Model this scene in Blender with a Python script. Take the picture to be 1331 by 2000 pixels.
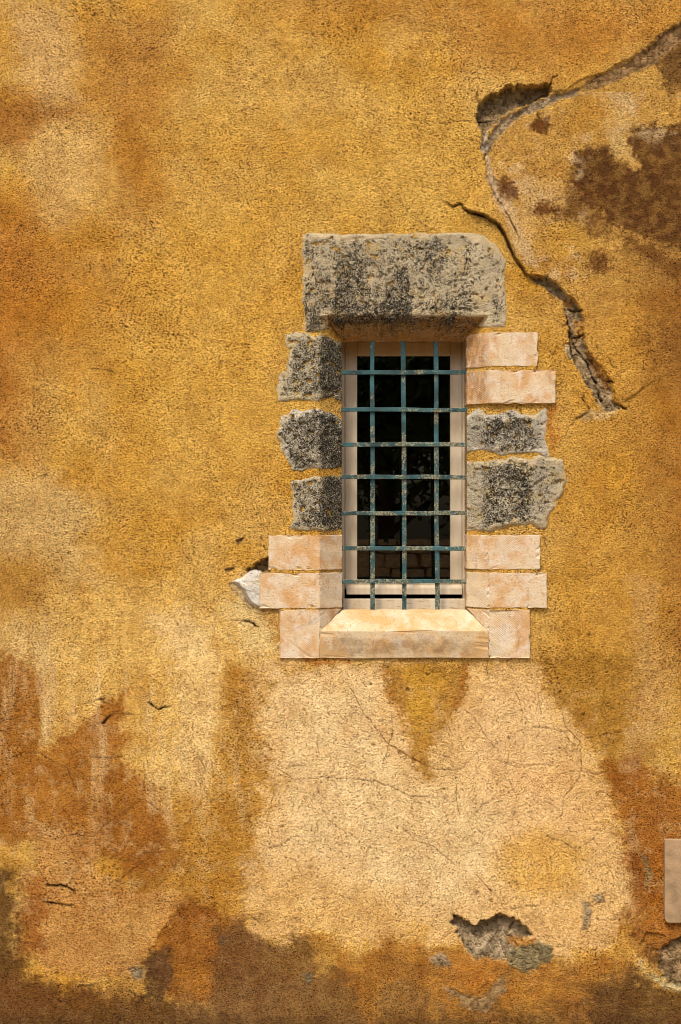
import bpy, bmesh, math, random
import numpy as np
from mathutils import Vector

for o in list(bpy.data.objects):
    bpy.data.objects.remove(o, do_unlink=True)
SC = bpy.context.scene
COL = SC.collection

# ------------------------------------------------------------------ camera
S = 400.0            # photograph pixels per metre on the wall face
ZC = 2.8             # height of the camera
D = 8.0              # distance camera - wall
cam_d = bpy.data.cameras.new("camera")
cam = bpy.data.objects.new("camera", cam_d)
COL.objects.link(cam)
cam.location = (0.0, -D, ZC)
cam.rotation_euler = (math.radians(90), 0, 0)
cam_d.sensor_fit = 'VERTICAL'
cam_d.sensor_height = 24
cam_d.lens = 24 * D / 5.0
cam_d.clip_end = 400
SC.camera = cam

# ------------------------------------------------------------------ light
SUN_EL = math.radians(60)
SUN_AZ = math.radians(200)       # from behind the camera, a little to the left
world = bpy.data.worlds.new("World")
SC.world = world
world.use_nodes = True
wn = world.node_tree
wn.nodes.clear()
wo = wn.nodes.new('ShaderNodeOutputWorld')
wb = wn.nodes.new('ShaderNodeBackground')
ws = wn.nodes.new('ShaderNodeTexSky')
ws.sky_type = 'NISHITA'
ws.sun_disc = False
ws.sun_elevation = SUN_EL
ws.sun_rotation = SUN_AZ
ws.air_density = 1.0
ws.dust_density = 6.0
ws.ozone_density = 0.4
wb.inputs['Strength'].default_value = 0.075
wn.links.new(ws.outputs[0], wb.inputs['Color'])
wn.links.new(wb.outputs[0], wo.inputs['Surface'])

sun_d = bpy.data.lights.new("sun", 'SUN')
sun_d.energy = 1.5
sun_d.angle = math.radians(10)
sun_d.color = (1.0, 0.90, 0.70)
sun = bpy.data.objects.new("sun", sun_d)
COL.objects.link(sun)
# direction TO the sun
sd = Vector((math.sin(SUN_AZ) * math.cos(SUN_EL), math.cos(SUN_AZ) * math.cos(SUN_EL), math.sin(SUN_EL)))
sun.rotation_euler = sd.to_track_quat('Z', 'Y').to_euler()
sun.location = (0, -4, 12)

SC.view_settings.view_transform = 'Standard'
SC.view_settings.look = 'None'
SC.view_settings.gamma = 1.0
SC.view_settings.use_curve_mapping = False
SC.view_settings.exposure = 1.5
SC.cycles.filter_width = 1.0

# ------------------------------------------------------------------ helpers
def lin(h):
    v = [int(h[i:i + 2], 16) / 255 for i in (0, 2, 4)]
    return np.array([c / 12.92 if c <= 0.04045 else ((c + 0.055) / 1.055) ** 2.4 for c in v])

ALB = 0.66           # photograph colours are exposed brighter than the real pigment
def alb(h, k=ALB):
    c = lin(h) * k
    return (float(c[0]), float(c[1]), float(c[2]), 1.0)

_tab = {}
def perlin(x, y, seed=0):
    if seed not in _tab:
        a = np.random.RandomState(seed + 11).rand(256, 256) * 2 * np.pi
        _tab[seed] = (np.cos(a).astype(np.float32), np.sin(a).astype(np.float32))
    gx, gy = _tab[seed]
    xi = np.floor(x).astype(np.int64); yi = np.floor(y).astype(np.int64)
    fx = (x - xi).astype(np.float32); fy = (y - yi).astype(np.float32)
    xi &= 255; yi &= 255
    x1 = (xi + 1) & 255; y1 = (yi + 1) & 255
    u = fx * fx * fx * (fx * (fx * 6 - 15) + 10); v = fy * fy * fy * (fy * (fy * 6 - 15) + 10)
    n00 = gx[yi, xi] * fx + gy[yi, xi] * fy
    n10 = gx[yi, x1] * (fx - 1) + gy[yi, x1] * fy
    n01 = gx[y1, xi] * fx + gy[y1, xi] * (fy - 1)
    n11 = gx[y1, x1] * (fx - 1) + gy[y1, x1] * (fy - 1)
    a = n00 + u * (n10 - n00); b = n01 + u * (n11 - n01)
    return (a + v * (b - a)) * 1.5

def fbm(x, y, size, octv=4, seed=0, gain=0.5):
    s = 0; amp = 1.0; tot = 0
    for i in range(octv):
        s = s + amp * perlin(x / size + 17.3 * i, y / size - 9.1 * i, seed + i)
        tot += amp; amp *= gain; size *= 0.5
    return s / tot

def sstep(a, b, x):
    t = np.clip((x - a) / (b - a), 0, 1)
    return t * t * (3 - 2 * t)

def sdf_poly(px, py, poly):
    """signed distance, positive inside"""
    d = np.full(px.shape, 1e9, np.float32)
    inside = np.zeros(px.shape, bool)
    n = len(poly)
    for i in range(n):
        ax, ay = poly[i]; bx, by = poly[(i + 1) % n]
        ex, ey = bx - ax, by - ay
        wx_, wy_ = px - ax, py - ay
        t = np.clip((wx_ * ex + wy_ * ey) / max(ex * ex + ey * ey, 1e-9), 0, 1)
        d = np.minimum(d, (wx_ - ex * t) ** 2 + (wy_ - ey * t) ** 2)
        c = ((ay > py) != (by > py))
        if abs(ey) > 1e-9:
            inside ^= c & (px < ex * (py - ay) / ey + ax)
    d = np.sqrt(d)
    return np.where(inside, d, -d)

def dist_line(px, py, pts):
    """distance, signed side (left of travel is +), parameter 0..1"""
    best = np.full(px.shape, 1e9, np.float32); side = np.zeros(px.shape, np.float32); par = np.zeros(px.shape, np.float32)
    seg = [math.hypot(pts[i + 1][0] - pts[i][0], pts[i + 1][1] - pts[i][1]) for i in range(len(pts) - 1)]
    L = sum(seg); acc = 0
    for i in range(len(pts) - 1):
        ax, ay = pts[i]; bx, by = pts[i + 1]
        ex, ey = bx - ax, by - ay
        wx_, wy_ = px - ax, py - ay
        t = np.clip((wx_ * ex + wy_ * ey) / max(seg[i] ** 2, 1e-9), 0, 1)
        d = (wx_ - ex * t) ** 2 + (wy_ - ey * t) ** 2
        m = d < best
        best = np.where(m, d, best)
        side = np.where(m, np.sign(ex * wy_ - ey * wx_), side)
        par = np.where(m, (acc + t * seg[i]) / L, par)
        acc += seg[i]
    return np.sqrt(best), side, par

def W(px, py, d=0.0):
    """photograph point on the wall plane pushed d metres into the wall, as it is seen -> world"""
    k = (D + d) / D
    return Vector(((px - 665.5) / S * k, d, ZC + (1000 - py) / S * k))

def P0(px, py, d=0.0):
    """plan point: wall-plane coordinates without any perspective correction"""
    return Vector(((px - 665.5) / S, d, ZC + (1000 - py) / S))

def link(name, me, mat=None, parent=None):
    o = bpy.data.objects.new(name, me)
    if mat is not None:
        me.materials.append(mat)
    COL.objects.link(o)
    if parent is not None:
        o.parent = parent
    return o

def empty(name, loc=(0, 0, 0), parent=None):
    o = bpy.data.objects.new(name, None)
    o.empty_display_size = 0.2
    o.location = loc
    COL.objects.link(o)
    if parent is not None:
        o.parent = parent
    return o

# ------------------------------------------------------------------ material node helpers
class NT:
    def __init__(s, name):
        s.m = bpy.data.materials.new(name); s.m.use_nodes = True
        s.t = s.m.node_tree; s.t.nodes.clear()
        s.out = s.t.nodes.new('ShaderNodeOutputMaterial')
        s.b = s.t.nodes.new('ShaderNodeBsdfPrincipled')
        s.t.links.new(s.b.outputs[0], s.out.inputs[0])
        s.co = s.t.nodes.new('ShaderNodeTexCoord').outputs['Object']
    def n(s, k, **kw):
        x = s.t.nodes.new(k)
        for a, v in kw.items():
            setattr(x, a, v)
        return x
    def l(s, a, b):
        s.t.links.new(a, b)
    def mapping(s, scale=(1, 1, 1), rot=(0, 0, 0), loc=(0, 0, 0), src=None):
        m = s.n('ShaderNodeMapping')
        m.inputs['Scale'].default_value = scale; m.inputs['Rotation'].default_value = rot; m.inputs['Location'].default_value = loc
        s.l(src if src is not None else s.co, m.inputs[0]); return m.outputs[0]
    def noise(s, scale, detail=3, rough=0.5, dist=0.0, vec=None):
        x = s.n('ShaderNodeTexNoise')
        x.inputs['Scale'].default_value = scale; x.inputs['Detail'].default_value = detail
        x.inputs['Roughness'].default_value = rough; x.inputs['Distortion'].default_value = dist
        s.l(vec if vec is not None else s.co, x.inputs['Vector']); return x.outputs['Fac']
    def voronoi(s, scale, vec=None, feature='F1', rnd=1.0):
        x = s.n('ShaderNodeTexVoronoi', feature=feature)
        x.inputs['Scale'].default_value = scale; x.inputs['Randomness'].default_value = rnd
        s.l(vec if vec is not None else s.co, x.inputs['Vector']); return x.outputs['Distance']
    def ramp(s, fac, stops, interp='LINEAR'):
        x = s.n('ShaderNodeValToRGB'); cr = x.color_ramp; cr.interpolation = interp
        while len(cr.elements) > 1:
            cr.elements.remove(cr.elements[0])
        first = True
        for p, c in stops:
            if not isinstance(c, (tuple, list)):
                c = (c, c, c, 1)
            if first:
                e = cr.elements[0]; e.position = p; first = False
            else:
                e = cr.elements.new(p)
            e.color = c
        s.l(fac, x.inputs[0]); return x.outputs[0]
    def math(s, op, a, b=None, clamp=False):
        x = s.n('ShaderNodeMath', operation=op); x.use_clamp = clamp
        for i, v in enumerate((a, b)):
            if v is None: continue
            if isinstance(v, (int, float)): x.inputs[i].default_value = v
            else: s.l(v, x.inputs[i])
        return x.outputs[0]
    def mix(s, fac, a, b, blend='MIX'):
        x = s.n('ShaderNodeMix', data_type='RGBA', blend_type=blend)
        for i, v in ((0, fac), (6, a), (7, b)):
            if isinstance(v, (int, float)): x.inputs[i].default_value = v if i == 0 else (v, v, v, 1)
            elif isinstance(v, tuple): x.inputs[i].default_value = v
            else: s.l(v, x.inputs[i])
        return x.outputs[2]
    def attr(s, name):
        x = s.n('ShaderNodeAttribute'); x.attribute_name = name; return x
    def bump(s, h, dist, strength=1.0, normal=None):
        x = s.n('ShaderNodeBump'); x.inputs['Distance'].default_value = dist; x.inputs['Strength'].default_value = strength
        s.l(h, x.inputs['Height'])
        if normal is not None: s.l(normal, x.inputs['Normal'])
        return x.outputs[0]
    def set(s, color=None, rough=None, normal=None, spec=None, metal=None):
        for k, v in (('Base Color', color), ('Roughness', rough), ('Normal', normal), ('Specular IOR Level', spec), ('Metallic', metal)):
            if v is None: continue
            if isinstance(v, (int, float, tuple)): s.b.inputs[k].default_value = v
            else: s.l(v, s.b.inputs[k])
        return s.m

def mat_plaster():
    t = NT('ochre_plaster')
    pig = t.attr('pigment').outputs['Color']
    bare = t.attr('bare').outputs['Fac']
    smooth = t.attr('smoothness').outputs['Fac']
    # sponge-floated grain: short slanting ridges
    warp = t.noise(9, 2)
    v1 = t.mapping(scale=(0.85, 1, 1.2), rot=(0, math.radians(18), 0))
    g1 = t.noise(140, 2.2, 0.6, 0.8, v1)
    g2 = t.noise(230, 2, 0.6, 0.3)
    big = t.noise(26, 3, 0.55)
    grain = t.math('ADD', t.math('MULTIPLY', g1, 1.0), t.math('MULTIPLY', g2, 0.35))
    grain = t.math('ADD', grain, t.math('MULTIPLY', big, 0.35))
    # pores
    vor = t.voronoi(105, t.mapping(scale=(0.9, 1, 1.1), rot=(0, math.radians(20), 0)))
    keep = t.ramp(t.noise(30, 2), [(0.42, 0.0), (0.55, 1.0)])
    pore = t.math('MULTIPLY', t.ramp(vor, [(0.16, 1.0), (0.34, 0.0)]), keep)
    # rubble of the bare patches
    r1 = t.noise(38, 6, 0.68, 0.6)
    r2 = t.voronoi(30, None, 'DISTANCE_TO_EDGE')
    rub = t.math('ADD', r1, t.math('MULTIPLY', t.ramp(r2, [(0.0, 0.0), (0.08, 1.0)]), 0.25))
    # colour
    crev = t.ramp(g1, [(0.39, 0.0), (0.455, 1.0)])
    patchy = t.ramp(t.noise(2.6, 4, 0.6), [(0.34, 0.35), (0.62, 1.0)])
    var = t.noise(7, 5, 0.6)
    c = t.mix(t.ramp(var, [(0.3, 0.0), (0.7, 0.35)]), pig, t.mix(1.0, pig, (1.10, 0.97, 0.80, 1), 'MULTIPLY'))
    c = t.mix(t.math('MULTIPLY', t.ramp(g2, [(0.5, 0.0), (0.75, 1.0)]), 0.30), c, t.mix(1.0, c, (1.35, 1.3, 1.25, 1), 'MULTIPLY'))
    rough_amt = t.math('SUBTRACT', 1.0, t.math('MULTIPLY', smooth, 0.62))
    crev_shade = t.math('MULTIPLY', t.math('SUBTRACT', 1.0, crev), t.math('MULTIPLY', t.math('MULTIPLY', rough_amt, patchy), 1.0))  # crevice self-shadow painted into the colour, along with dirt lodged there
    hi = t.ramp(g1, [(0.51, 0.0), (0.62, 0.6)])
    c = t.mix(hi, c, t.mix(1.0, c, (1.5, 1.5, 1.48, 1), 'MULTIPLY'))  # grain ridges painted lighter, as highlights
    c = t.mix(crev_shade, c, t.mix(1.0, c, (0.16, 0.09, 0.04, 1), 'MULTIPLY'))
    c = t.mix(t.math('MULTIPLY', pore, 0.70), c, t.mix(1.0, c, (0.16, 0.11, 0.08, 1), 'MULTIPLY'))  # shade inside the pores painted dark as well
    cb = t.mix(t.ramp(r1, [(0.38, 0.0), (0.52, 1.0)]), t.mix(1.0, pig, (0.35, 0.29, 0.24, 1), 'MULTIPLY'), t.mix(1.0, pig, (1.12, 1.1, 1.1, 1), 'MULTIPLY'))
    c = t.mix(bare, c, cb)
    # relief
    h = t.math('SUBTRACT', t.math('MULTIPLY', grain, rough_amt), t.math('MULTIPLY', pore, 0.9))
    hb = t.math('MULTIPLY', rub, 2.2)
    hm = t.n('ShaderNodeMix', data_type='FLOAT'); t.l(bare, hm.inputs[0]); t.l(h, hm.inputs[2]); t.l(hb, hm.inputs[3])
    nrm = t.bump(hm.outputs[0], 0.024, 1.0)
    return t.set(c, 0.96, nrm, 0.15)

def mat_oldstone():
    t = NT('lichened_old_stone')
    oi = t.n('ShaderNodeObjectInfo').outputs['Random']
    lich = t.attr('lichen').outputs['Fac']
    tint = t.attr('pigment').outputs['Color']
    vv = t.n('ShaderNodeVectorMath', operation='ADD'); t.l(t.co, vv.inputs[0])
    cx = t.n('ShaderNodeCombineXYZ'); t.l(t.math('MULTIPLY', oi, 7.0), cx.inputs[0]); t.l(t.math('MULTIPLY', oi, 3.0), cx.inputs[1]); t.l(cx.outputs[0], vv.inputs[1])
    v = vv.outputs[0]
    n1 = t.noise(95, 4, 0.62, 1.6, v)
    n2 = t.noise(20, 4, 0.6, 0.6, v)
    n3 = t.noise(160, 3, 0.6, 0.2, v)
    f = t.math('ADD', t.math('MULTIPLY', n1, 0.75), t.math('MULTIPLY', n2, 0.25))
    # f around 0.5 ; lichen raises the dark share
    k = t.math('SUBTRACT', f, t.math('MULTIPLY', t.math('SUBTRACT', lich, 0.5), 0.20))
    darkmask = t.ramp(k, [(0.45, 1.0), (0.49, 0.0)])
    mid = t.ramp(k, [(0.47, 1.0), (0.51, 0.0)])
    c = t.mix(mid, tint, t.mix(1.0, tint, (0.46, 0.45, 0.42, 1), 'MULTIPLY'))
    c = t.mix(t.math('MULTIPLY', darkmask, 0.95), c, alb('26221A'))
    c = t.mix(t.math('MULTIPLY', t.ramp(n3, [(0.52, 0.0), (0.60, 1.0)]), 0.55), c, alb('EAE2CE'))
    ol = t.ramp(t.noise(14, 3, 0.5, 0, v), [(0.55, 0.0), (0.68, 0.5)])
    c = t.mix(ol, c, t.mix(1.0, c, (1.1, 0.9, 0.45, 1), 'MULTIPLY'))
    nrm = t.bump(t.math('ADD', t.math('MULTIPLY', n1, 1.0), t.math('MULTIPLY', n3, 0.5)), 0.026, 1.0)
    return t.set(c, 0.95, nrm, 0.15)

def mat_newstone():
    t = NT('cream_limestone')
    oi = t.n('ShaderNodeObjectInfo').outputs['Random']
    cx = t.n('ShaderNodeCombineXYZ'); t.l(t.math('MULTIPLY', oi, 9.0), cx.inputs[0]); t.l(t.math('MULTIPLY', oi, 5.0), cx.inputs[2])
    vv = t.n('ShaderNodeVectorMath', operation='ADD'); t.l(t.co, vv.inputs[0]); t.l(cx.outputs[0], vv.inputs[1]); v = vv.outputs[0]
    n1 = t.noise(7.5, 5, 0.6, 0.5, v)
    n2 = t.noise(15, 4, 0.55, 0.3, v)
    n3 = t.noise(120, 3, 0.6, 0, v)
    st = t.noise(30, 4, 0.6, 0.4, t.mapping(scale=(1.0, 1, 0.35), src=v))
    c = t.mix(t.ramp(n1, [(0.44, 0.0), (0.60, 1.0)]), alb('F0D9B8', .54), alb('E6B882', .54))
    c = t.mix(t.ramp(n2, [(0.48, 0.0), (0.68, 0.75)]), c, alb('F4E8DA', .55))
    c = t.mix(t.ramp(st, [(0.58, 0.0), (0.72, 0.55)]), c, alb('B98E62', .5))
    c = t.mix(t.math('MULTIPLY', t.ramp(n3, [(0.30, 1.0), (0.40, 0.0)]), 0.55), c, alb('8A6438', .5))
    sx = t.n('ShaderNodeSeparateXYZ'); t.l(t.co, sx.inputs[0])
    xm = t.math('MULTIPLY', t.ramp(sx.outputs[0], [(0.60, 0.0), (0.625, 1.0), (0.70, 0.9), (0.735, 0.0)]), t.ramp(t.math('SUBTRACT', sx.outputs[2], ZC), [(0.50, 0.0), (0.56, 1.0)]))
    pm = t.ramp(t.noise(34, 5, 0.65, 0.5, t.mapping(scale=(1.6, 1, 0.6))), [(0.36, 0.15), (0.58, 1.0)])
    c = t.mix(t.math('MULTIPLY', xm, t.math('MULTIPLY', pm, 0.8)), c, alb('A87848', .6))
    wv = t.n('ShaderNodeTexWave', wave_type='BANDS'); wv.inputs['Scale'].default_value = 38; wv.inputs['Distortion'].default_value = 1.5; wv.inputs['Detail'].default_value = 2
    t.l(t.mapping(rot=(0, math.radians(50), 0), src=v), wv.inputs['Vector'])
    tool = t.math('MULTIPLY', wv.outputs['Fac'], t.ramp(t.noise(5, 3, 0.5, 0, v), [(0.55, 0.0), (0.66, 1.0)]))
    c = t.mix(t.math('MULTIPLY', tool, 0.14), c, alb('B8966E', .55))
    nrm = t.bump(t.math('ADD', t.math('ADD', n3, t.math('MULTIPLY', tool, 0.25)), t.math('MULTIPLY', st, 0.6)), 0.004, 0.9)
    return t.set(c, 0.8, nrm, 0.25)

def mat_sill():
    t = NT('weathered_sill_stone')
    n1 = t.noise(6.5, 5, 0.6, 0.5); n2 = t.noise(13, 4); n3 = t.noise(110, 3, 0.6)
    c = t.mix(t.ramp(n1, [(0.42, 0.0), (0.58, 1.0)]), alb('F0DAB4', .48), alb('E8BE84', .48))
    c = t.mix(t.ramp(n2, [(0.5, 0.0), (0.68, 0.7)]), c, alb('F2E6D4', .52))
    # run-off dirt on the upright face
    sx = t.n('ShaderNodeSeparateXYZ'); t.l(t.co, sx.inputs[0])
    z0 = ZC + (1000 - 1285) / S
    zz = t.math('DIVIDE', t.math('SUBTRACT', sx.outputs[2], z0), 0.13)      # 0 bottom .. 1 arris
    wob = t.math('ADD', zz, t.math('MULTIPLY', t.math('SUBTRACT', t.noise(16, 4), 0.5), 0.9))
    band = t.ramp(wob, [(0.05, 0.35), (0.3, 1.0), (0.62, 0.8), (0.85, 0.0)])
    pat = t.ramp(t.noise(24, 5, 0.7), [(0.36, 0.25), (0.58, 1.0)])
    xw = t.ramp(t.math('MULTIPLY', t.math('ADD', sx.outputs[0], 0.15), 1.0), [(0.02, 0.0), (0.16, 1.0), (0.72, 1.0), (0.86, 0.2)])
    dm = t.math('MULTIPLY', t.math('MULTIPLY', band, pat), xw)
    c = t.mix(t.math('MULTIPLY', dm, 0.7), c, alb('80644A', .55))
    c = t.mix(t.math('MULTIPLY', t.ramp(n3, [(0.32, 1.0), (0.42, 0.0)]), 0.6), c, alb('8A6438'))
    nrm = t.bump(n3, 0.0025, 0.8)
    return t.set(c, 0.82, nrm, 0.25)

def mat_paint():
    t = NT('cream_window_paint')
    n1 = t.noise(9, 4, 0.6, 0, t.mapping(scale=(3, 1, 0.5)))
    n2 = t.noise(45, 4, 0.65, 0.3, t.mapping(scale=(0.35, 1, 2.4)))
    hgt = t.n('ShaderNodeSeparateXYZ'); t.l(t.co, hgt.inputs[0])
    low = t.ramp(t.math('SUBTRACT', hgt.outputs[2], ZC - 0.52), [(0.0, 1.0), (0.16, 0.0)])
    c = t.mix(t.ramp(n1, [(0.35, 0.0), (0.7, 1.0)]), alb('E8DAC4', .6), alb('D2BEA0', .6))
    c = t.mix(t.math('MULTIPLY', t.ramp(n2, [(0.60, 0.0), (0.66, 1.0)]), t.math('MULTIPLY', low, 0.85)), c, alb('6A5238'))
    top_shade = t.ramp(t.math('SUBTRACT', hgt.outputs[2], ZC + 0.70), [(0.0, 0.0), (0.10, 0.8)])  # shade under the lintel, painted as an ochre tint at the frame top
    c = t.mix(top_shade, c, t.mix(n1, alb('C89A52', .6), alb('A8783A', .6)))
    return t.set(c, 0.55, t.bump(n2, 0.001, 0.5), 0.35)

def mat_iron():
    t = NT('flaking_blue_paint_on_iron')
    n1 = t.noise(60, 5, 0.75, 0.8); n2 = t.noise(9, 3, 0.5); n3 = t.noise(110, 4, 0.7); n4 = t.noise(12, 4, 0.6)
    c = t.mix(t.ramp(n2, [(0.38, 0.0), (0.62, 1.0)]), alb('123B42'), alb('34666F'))
    fl = t.math('ADD', n1, t.math('MULTIPLY', t.math('SUBTRACT', n4, 0.5), 0.8))
    hgt = t.n('ShaderNodeSeparateXYZ'); t.l(t.co, hgt.inputs[0])
    up = t.ramp(t.math('MULTIPLY', t.math('SUBTRACT', hgt.outputs[2], ZC - 0.2), 1.1), [(0.45, 0.0), (0.95, 0.10)])
    fl = t.math('SUBTRACT', fl, up)
    c = t.mix(t.math('MULTIPLY', t.ramp(fl, [(0.50, 0.0), (0.55, 1.0)]), 0.85), c, alb('A3A489'))
    c = t.mix(t.math('MULTIPLY', t.ramp(t.math('ADD', n3, t.math('MULTIPLY', t.math('SUBTRACT', fl, 0.5), 0.5)), [(0.50, 0.0), (0.58, 1.0)]), 0.85), c, alb('3E3420'))
    return t.set(c, 0.6, t.bump(t.math('ADD', n1, n3), 0.002, 0.8), 0.35)

def mat_plain(name, hexc, rough=0.9, sc=8, var=0.25, k=ALB):
    t = NT(name)
    a = alb(hexc, k); n = t.noise(sc, 5, 0.6)
    lo = tuple(x * (1 - var) for x in a[:3]) + (1,); hi = tuple(x * (1 + var) for x in a[:3]) + (1,)
    return t.set(t.ramp(n, [(0.3, lo), (0.7, hi)]), rough, t.bump(t.noise(sc * 6, 3), 0.004, 0.6), 0.2)

def mat_glass():
    m = bpy.data.materials.new('window_glass'); m.use_nodes = True
    t = m.node_tree; t.nodes.clear()
    out = t.nodes.new('ShaderNodeOutputMaterial'); mx = t.nodes.new('ShaderNodeMixShader')
    tr = t.nodes.new('ShaderNodeBsdfTransparent'); gl = t.nodes.new('ShaderNodeBsdfGlossy'); fr = t.nodes.new('ShaderNodeFresnel')
    tr.inputs[0].default_value = (0.82, 0.84, 0.82, 1); gl.inputs['Roughness'].default_value = 0.01; fr.inputs[0].default_value = 1.95
    t.links.new(fr.outputs[0], mx.inputs[0]); t.links.new(tr.outputs[0], mx.inputs[1]); t.links.new(gl.outputs[0], mx.inputs[2])
    t.links.new(mx.outputs[0], out.inputs[0]); return m

M_PLASTER = mat_plaster(); M_OLD = mat_oldstone(); M_NEW = mat_newstone(); M_SILL = mat_sill()
M_PAINT = mat_paint(); M_IRON = mat_iron(); M_GLASS = mat_glass()
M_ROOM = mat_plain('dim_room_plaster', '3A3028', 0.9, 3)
M_GROUND = mat_plain('pale_gravel', 'B8A078', 0.95, 2)
M_RUBBLE = mat_plain('brown_rubble_stone', 'E4BE8A', 0.95, 5, 0.4)
M_BARK = mat_plain('dark_bark', '5A4634', 0.95, 12, 0.4)
M_LEAF = mat_plain('dark_leaves', '3C4A22', 0.7, 3, 0.4, 0.9)
M_SLAB = mat_plain('weathered_beige_slab', 'A88E70', 0.8, 14, 0.28)

# ------------------------------------------------------------------ opening profile
OUT = (625.0, 617.0, 955.0, 1232.0)      # arris of the splay on the wall face (x0, y0, x1, y1)
INN = (668.0, 658.0, 915.0, 1195.5)      # inner edge of the splay
SPL = 0.10                               # how deep the splay goes
def splay(px, py):
    t = np.minimum(np.minimum((px - OUT[0]) / (INN[0] - OUT[0]), (OUT[2] - px) / (OUT[2] - INN[2])),
                   np.minimum((py - OUT[1]) / (INN[1] - OUT[1]), (OUT[3] - py) / (OUT[3] - INN[3])))
    return np.clip(t, 0, 1) * SPL

# ------------------------------------------------------------------ plaster sheet (height field, real relief)
def axis(lo, hi, step, far_lo, far_hi, fixed):
    a = list(np.arange(lo, hi + 0.1, step))
    for f in fixed:
        i = int(np.argmin([abs(v - f) for v in a])); a[i] = f
    s = step; v = lo; L = []
    while v > far_lo:
        s *= 1.12; v -= s; L.append(v)
    s = step; v = a[-1]; R = []
    while v < far_hi:
        s *= 1.12; v += s; R.append(v)
    return np.array(L[::-1] + a + R, np.float32)

STEP = 1.95
XS = axis(-40, 1371, STEP, -1100, 2400, (INN[0], INN[2]))
YS = axis(-40, 2040, STEP, -1500, 2110, (INN[1], INN[3]))
PX, PY = np.meshgrid(XS, YS)
NY, NX = PX.shape
rgb = np.zeros((NY, NX, 3), np.float32)
Hh = np.zeros((NY, NX), np.float32)
bare = np.zeros((NY, NX), np.float32)
smoo = np.zeros((NY, NX), np.float32)

JX = fbm(PX, PY, 46, 5, 101, 0.62); JY = fbm(PX, PY, 46, 5, 131, 0.62)       # edge jaggedness
FX = fbm(PX, PY, 9, 3, 161, 0.7); FY = fbm(PX, PY, 9, 3, 171, 0.7)

def window_of(pts, m):
    xs = [p[0] for p in pts]; ys = [p[1] for p in pts]
    i0, i1 = np.searchsorted(XS, min(xs) - m), np.searchsorted(XS, max(xs) + m)
    j0, j1 = np.searchsorted(YS, min(ys) - m), np.searchsorted(YS, max(ys) + m)
    return (slice(j0, j1), slice(i0, i1))

G7 = fbm(PX, PY, 8, 2, 181, 0.8) * 2
G30 = fbm(PX, PY, 34, 4, 185, 0.65) * 2
def mask_poly(poly, f, jag=14, fine=3, dither=False):
    w = window_of(poly, f * 1.5 + jag + 6)
    d = sdf_poly(PX[w] + JX[w] * jag * 2 + FX[w] * fine, PY[w] + JY[w] * jag * 2 + FY[w] * fine, poly)
    if dither:
        d = d + G7[w] * min(9, 3 + f * .5) + G30[w] * min(14, f * .9)
        f = f * 1.25
    return w, sstep(-f, f, d), d

BR = np.array([1.24, 1.30, 1.14])
def paint(h, poly, a=0.7, f=20, jag=14, fine=3, brk=0.0, bs=(40, 40), seed=7, smooth=None):
    w, m, d = mask_poly(poly, f, jag, fine, True)
    if brk > 0:
        b = fbm(PX[w] * (40 / bs[0]), PY[w] * (40 / bs[1]), 40, 4, seed, 0.6)
        m = m * (1 - brk * sstep(-0.15, 0.25, b))
    m = (m * a)[..., None]
    rgb[w] = rgb[w] * (1 - m) + lin(h) * BR * m
    if smooth is not None:
        smoo[w] = smoo[w] * (1 - m[..., 0]) + smooth * m[..., 0]

# base wash
b1 = sstep(-0.35, 0.35, fbm(PX, PY, 330, 4, 1))[..., None]
b2 = sstep(-0.3, 0.35, fbm(PX, PY, 110, 4, 5))[..., None]
rgb[:] = lin('EEBE5E') * (1 - b1) + lin('E3AD46') * b1
rgb[:] = rgb * (1 - 0.45 * b2) + lin('F6D080') * 0.45 * b2

BIG = [(520, 1302), (700, 1296), (1040, 1292), (1070, 1345), (1120, 1400), (1150, 1445), (1165, 1500), (1185, 1560), (1200, 1620), (1228, 1665), (1232, 1770), (1200, 1850), (1120, 1872), (1040, 1880), (900, 1862), (800, 1828), (720, 1850), (640, 1815), (590, 1812), (545, 1848), (505, 1825), (478, 1790), (488, 1700), (505, 1620), (530, 1560), (512, 1480), (515, 1380)]
# upper left
paint('B97F3A', [(250, -300), (1700, -300), (1700, 40), (1250, 100), (900, 60), (560, 40)], .55, 50)
paint('B97A2F', [(880, 40), (1180, 20), (1290, 60), (1150, 150), (1000, 150), (900, 120)], .6, 35)
paint('AE6E26', [(150, 50), (330, 20), (360, 140), (310, 260), (330, 420), (230, 430), (200, 250), (160, 200)], .6, 50)
paint('A5682A', [(-300, 180), (140, 185), (180, 230), (110, 250), (40, 300), (-300, 320)], .75, 22)
paint('DDB480', [(20, 10), (130, 15), (140, 110), (150, 190), (95, 200), (40, 165), (25, 90)], .85, 26)
paint('DAB178', [(35, 310), (110, 225), (195, 240), (200, 330), (165, 400), (125, 452), (85, 435), (60, 370)], .8, 28)
paint('AF6B22', [(-300, 370), (50, 385), (90, 450), (120, 560), (60, 720), (60, 900), (-300, 915)], .75, 55)
paint('B97A2A', [(60, 450), (220, 440), (260, 600), (150, 760), (60, 700)], .45, 60)
paint('DCAA50', [(330, 420), (580, 330), (585, 900), (330, 980), (230, 760)], .6, 90)
paint('DDB260', [(560, 330), (860, 330), (960, 420), (985, 480), (590, 455)], .55, 50)
paint('DDAF5C', [(700, 180), (930, 220), (950, 400), (700, 380)], .5, 60)
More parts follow.
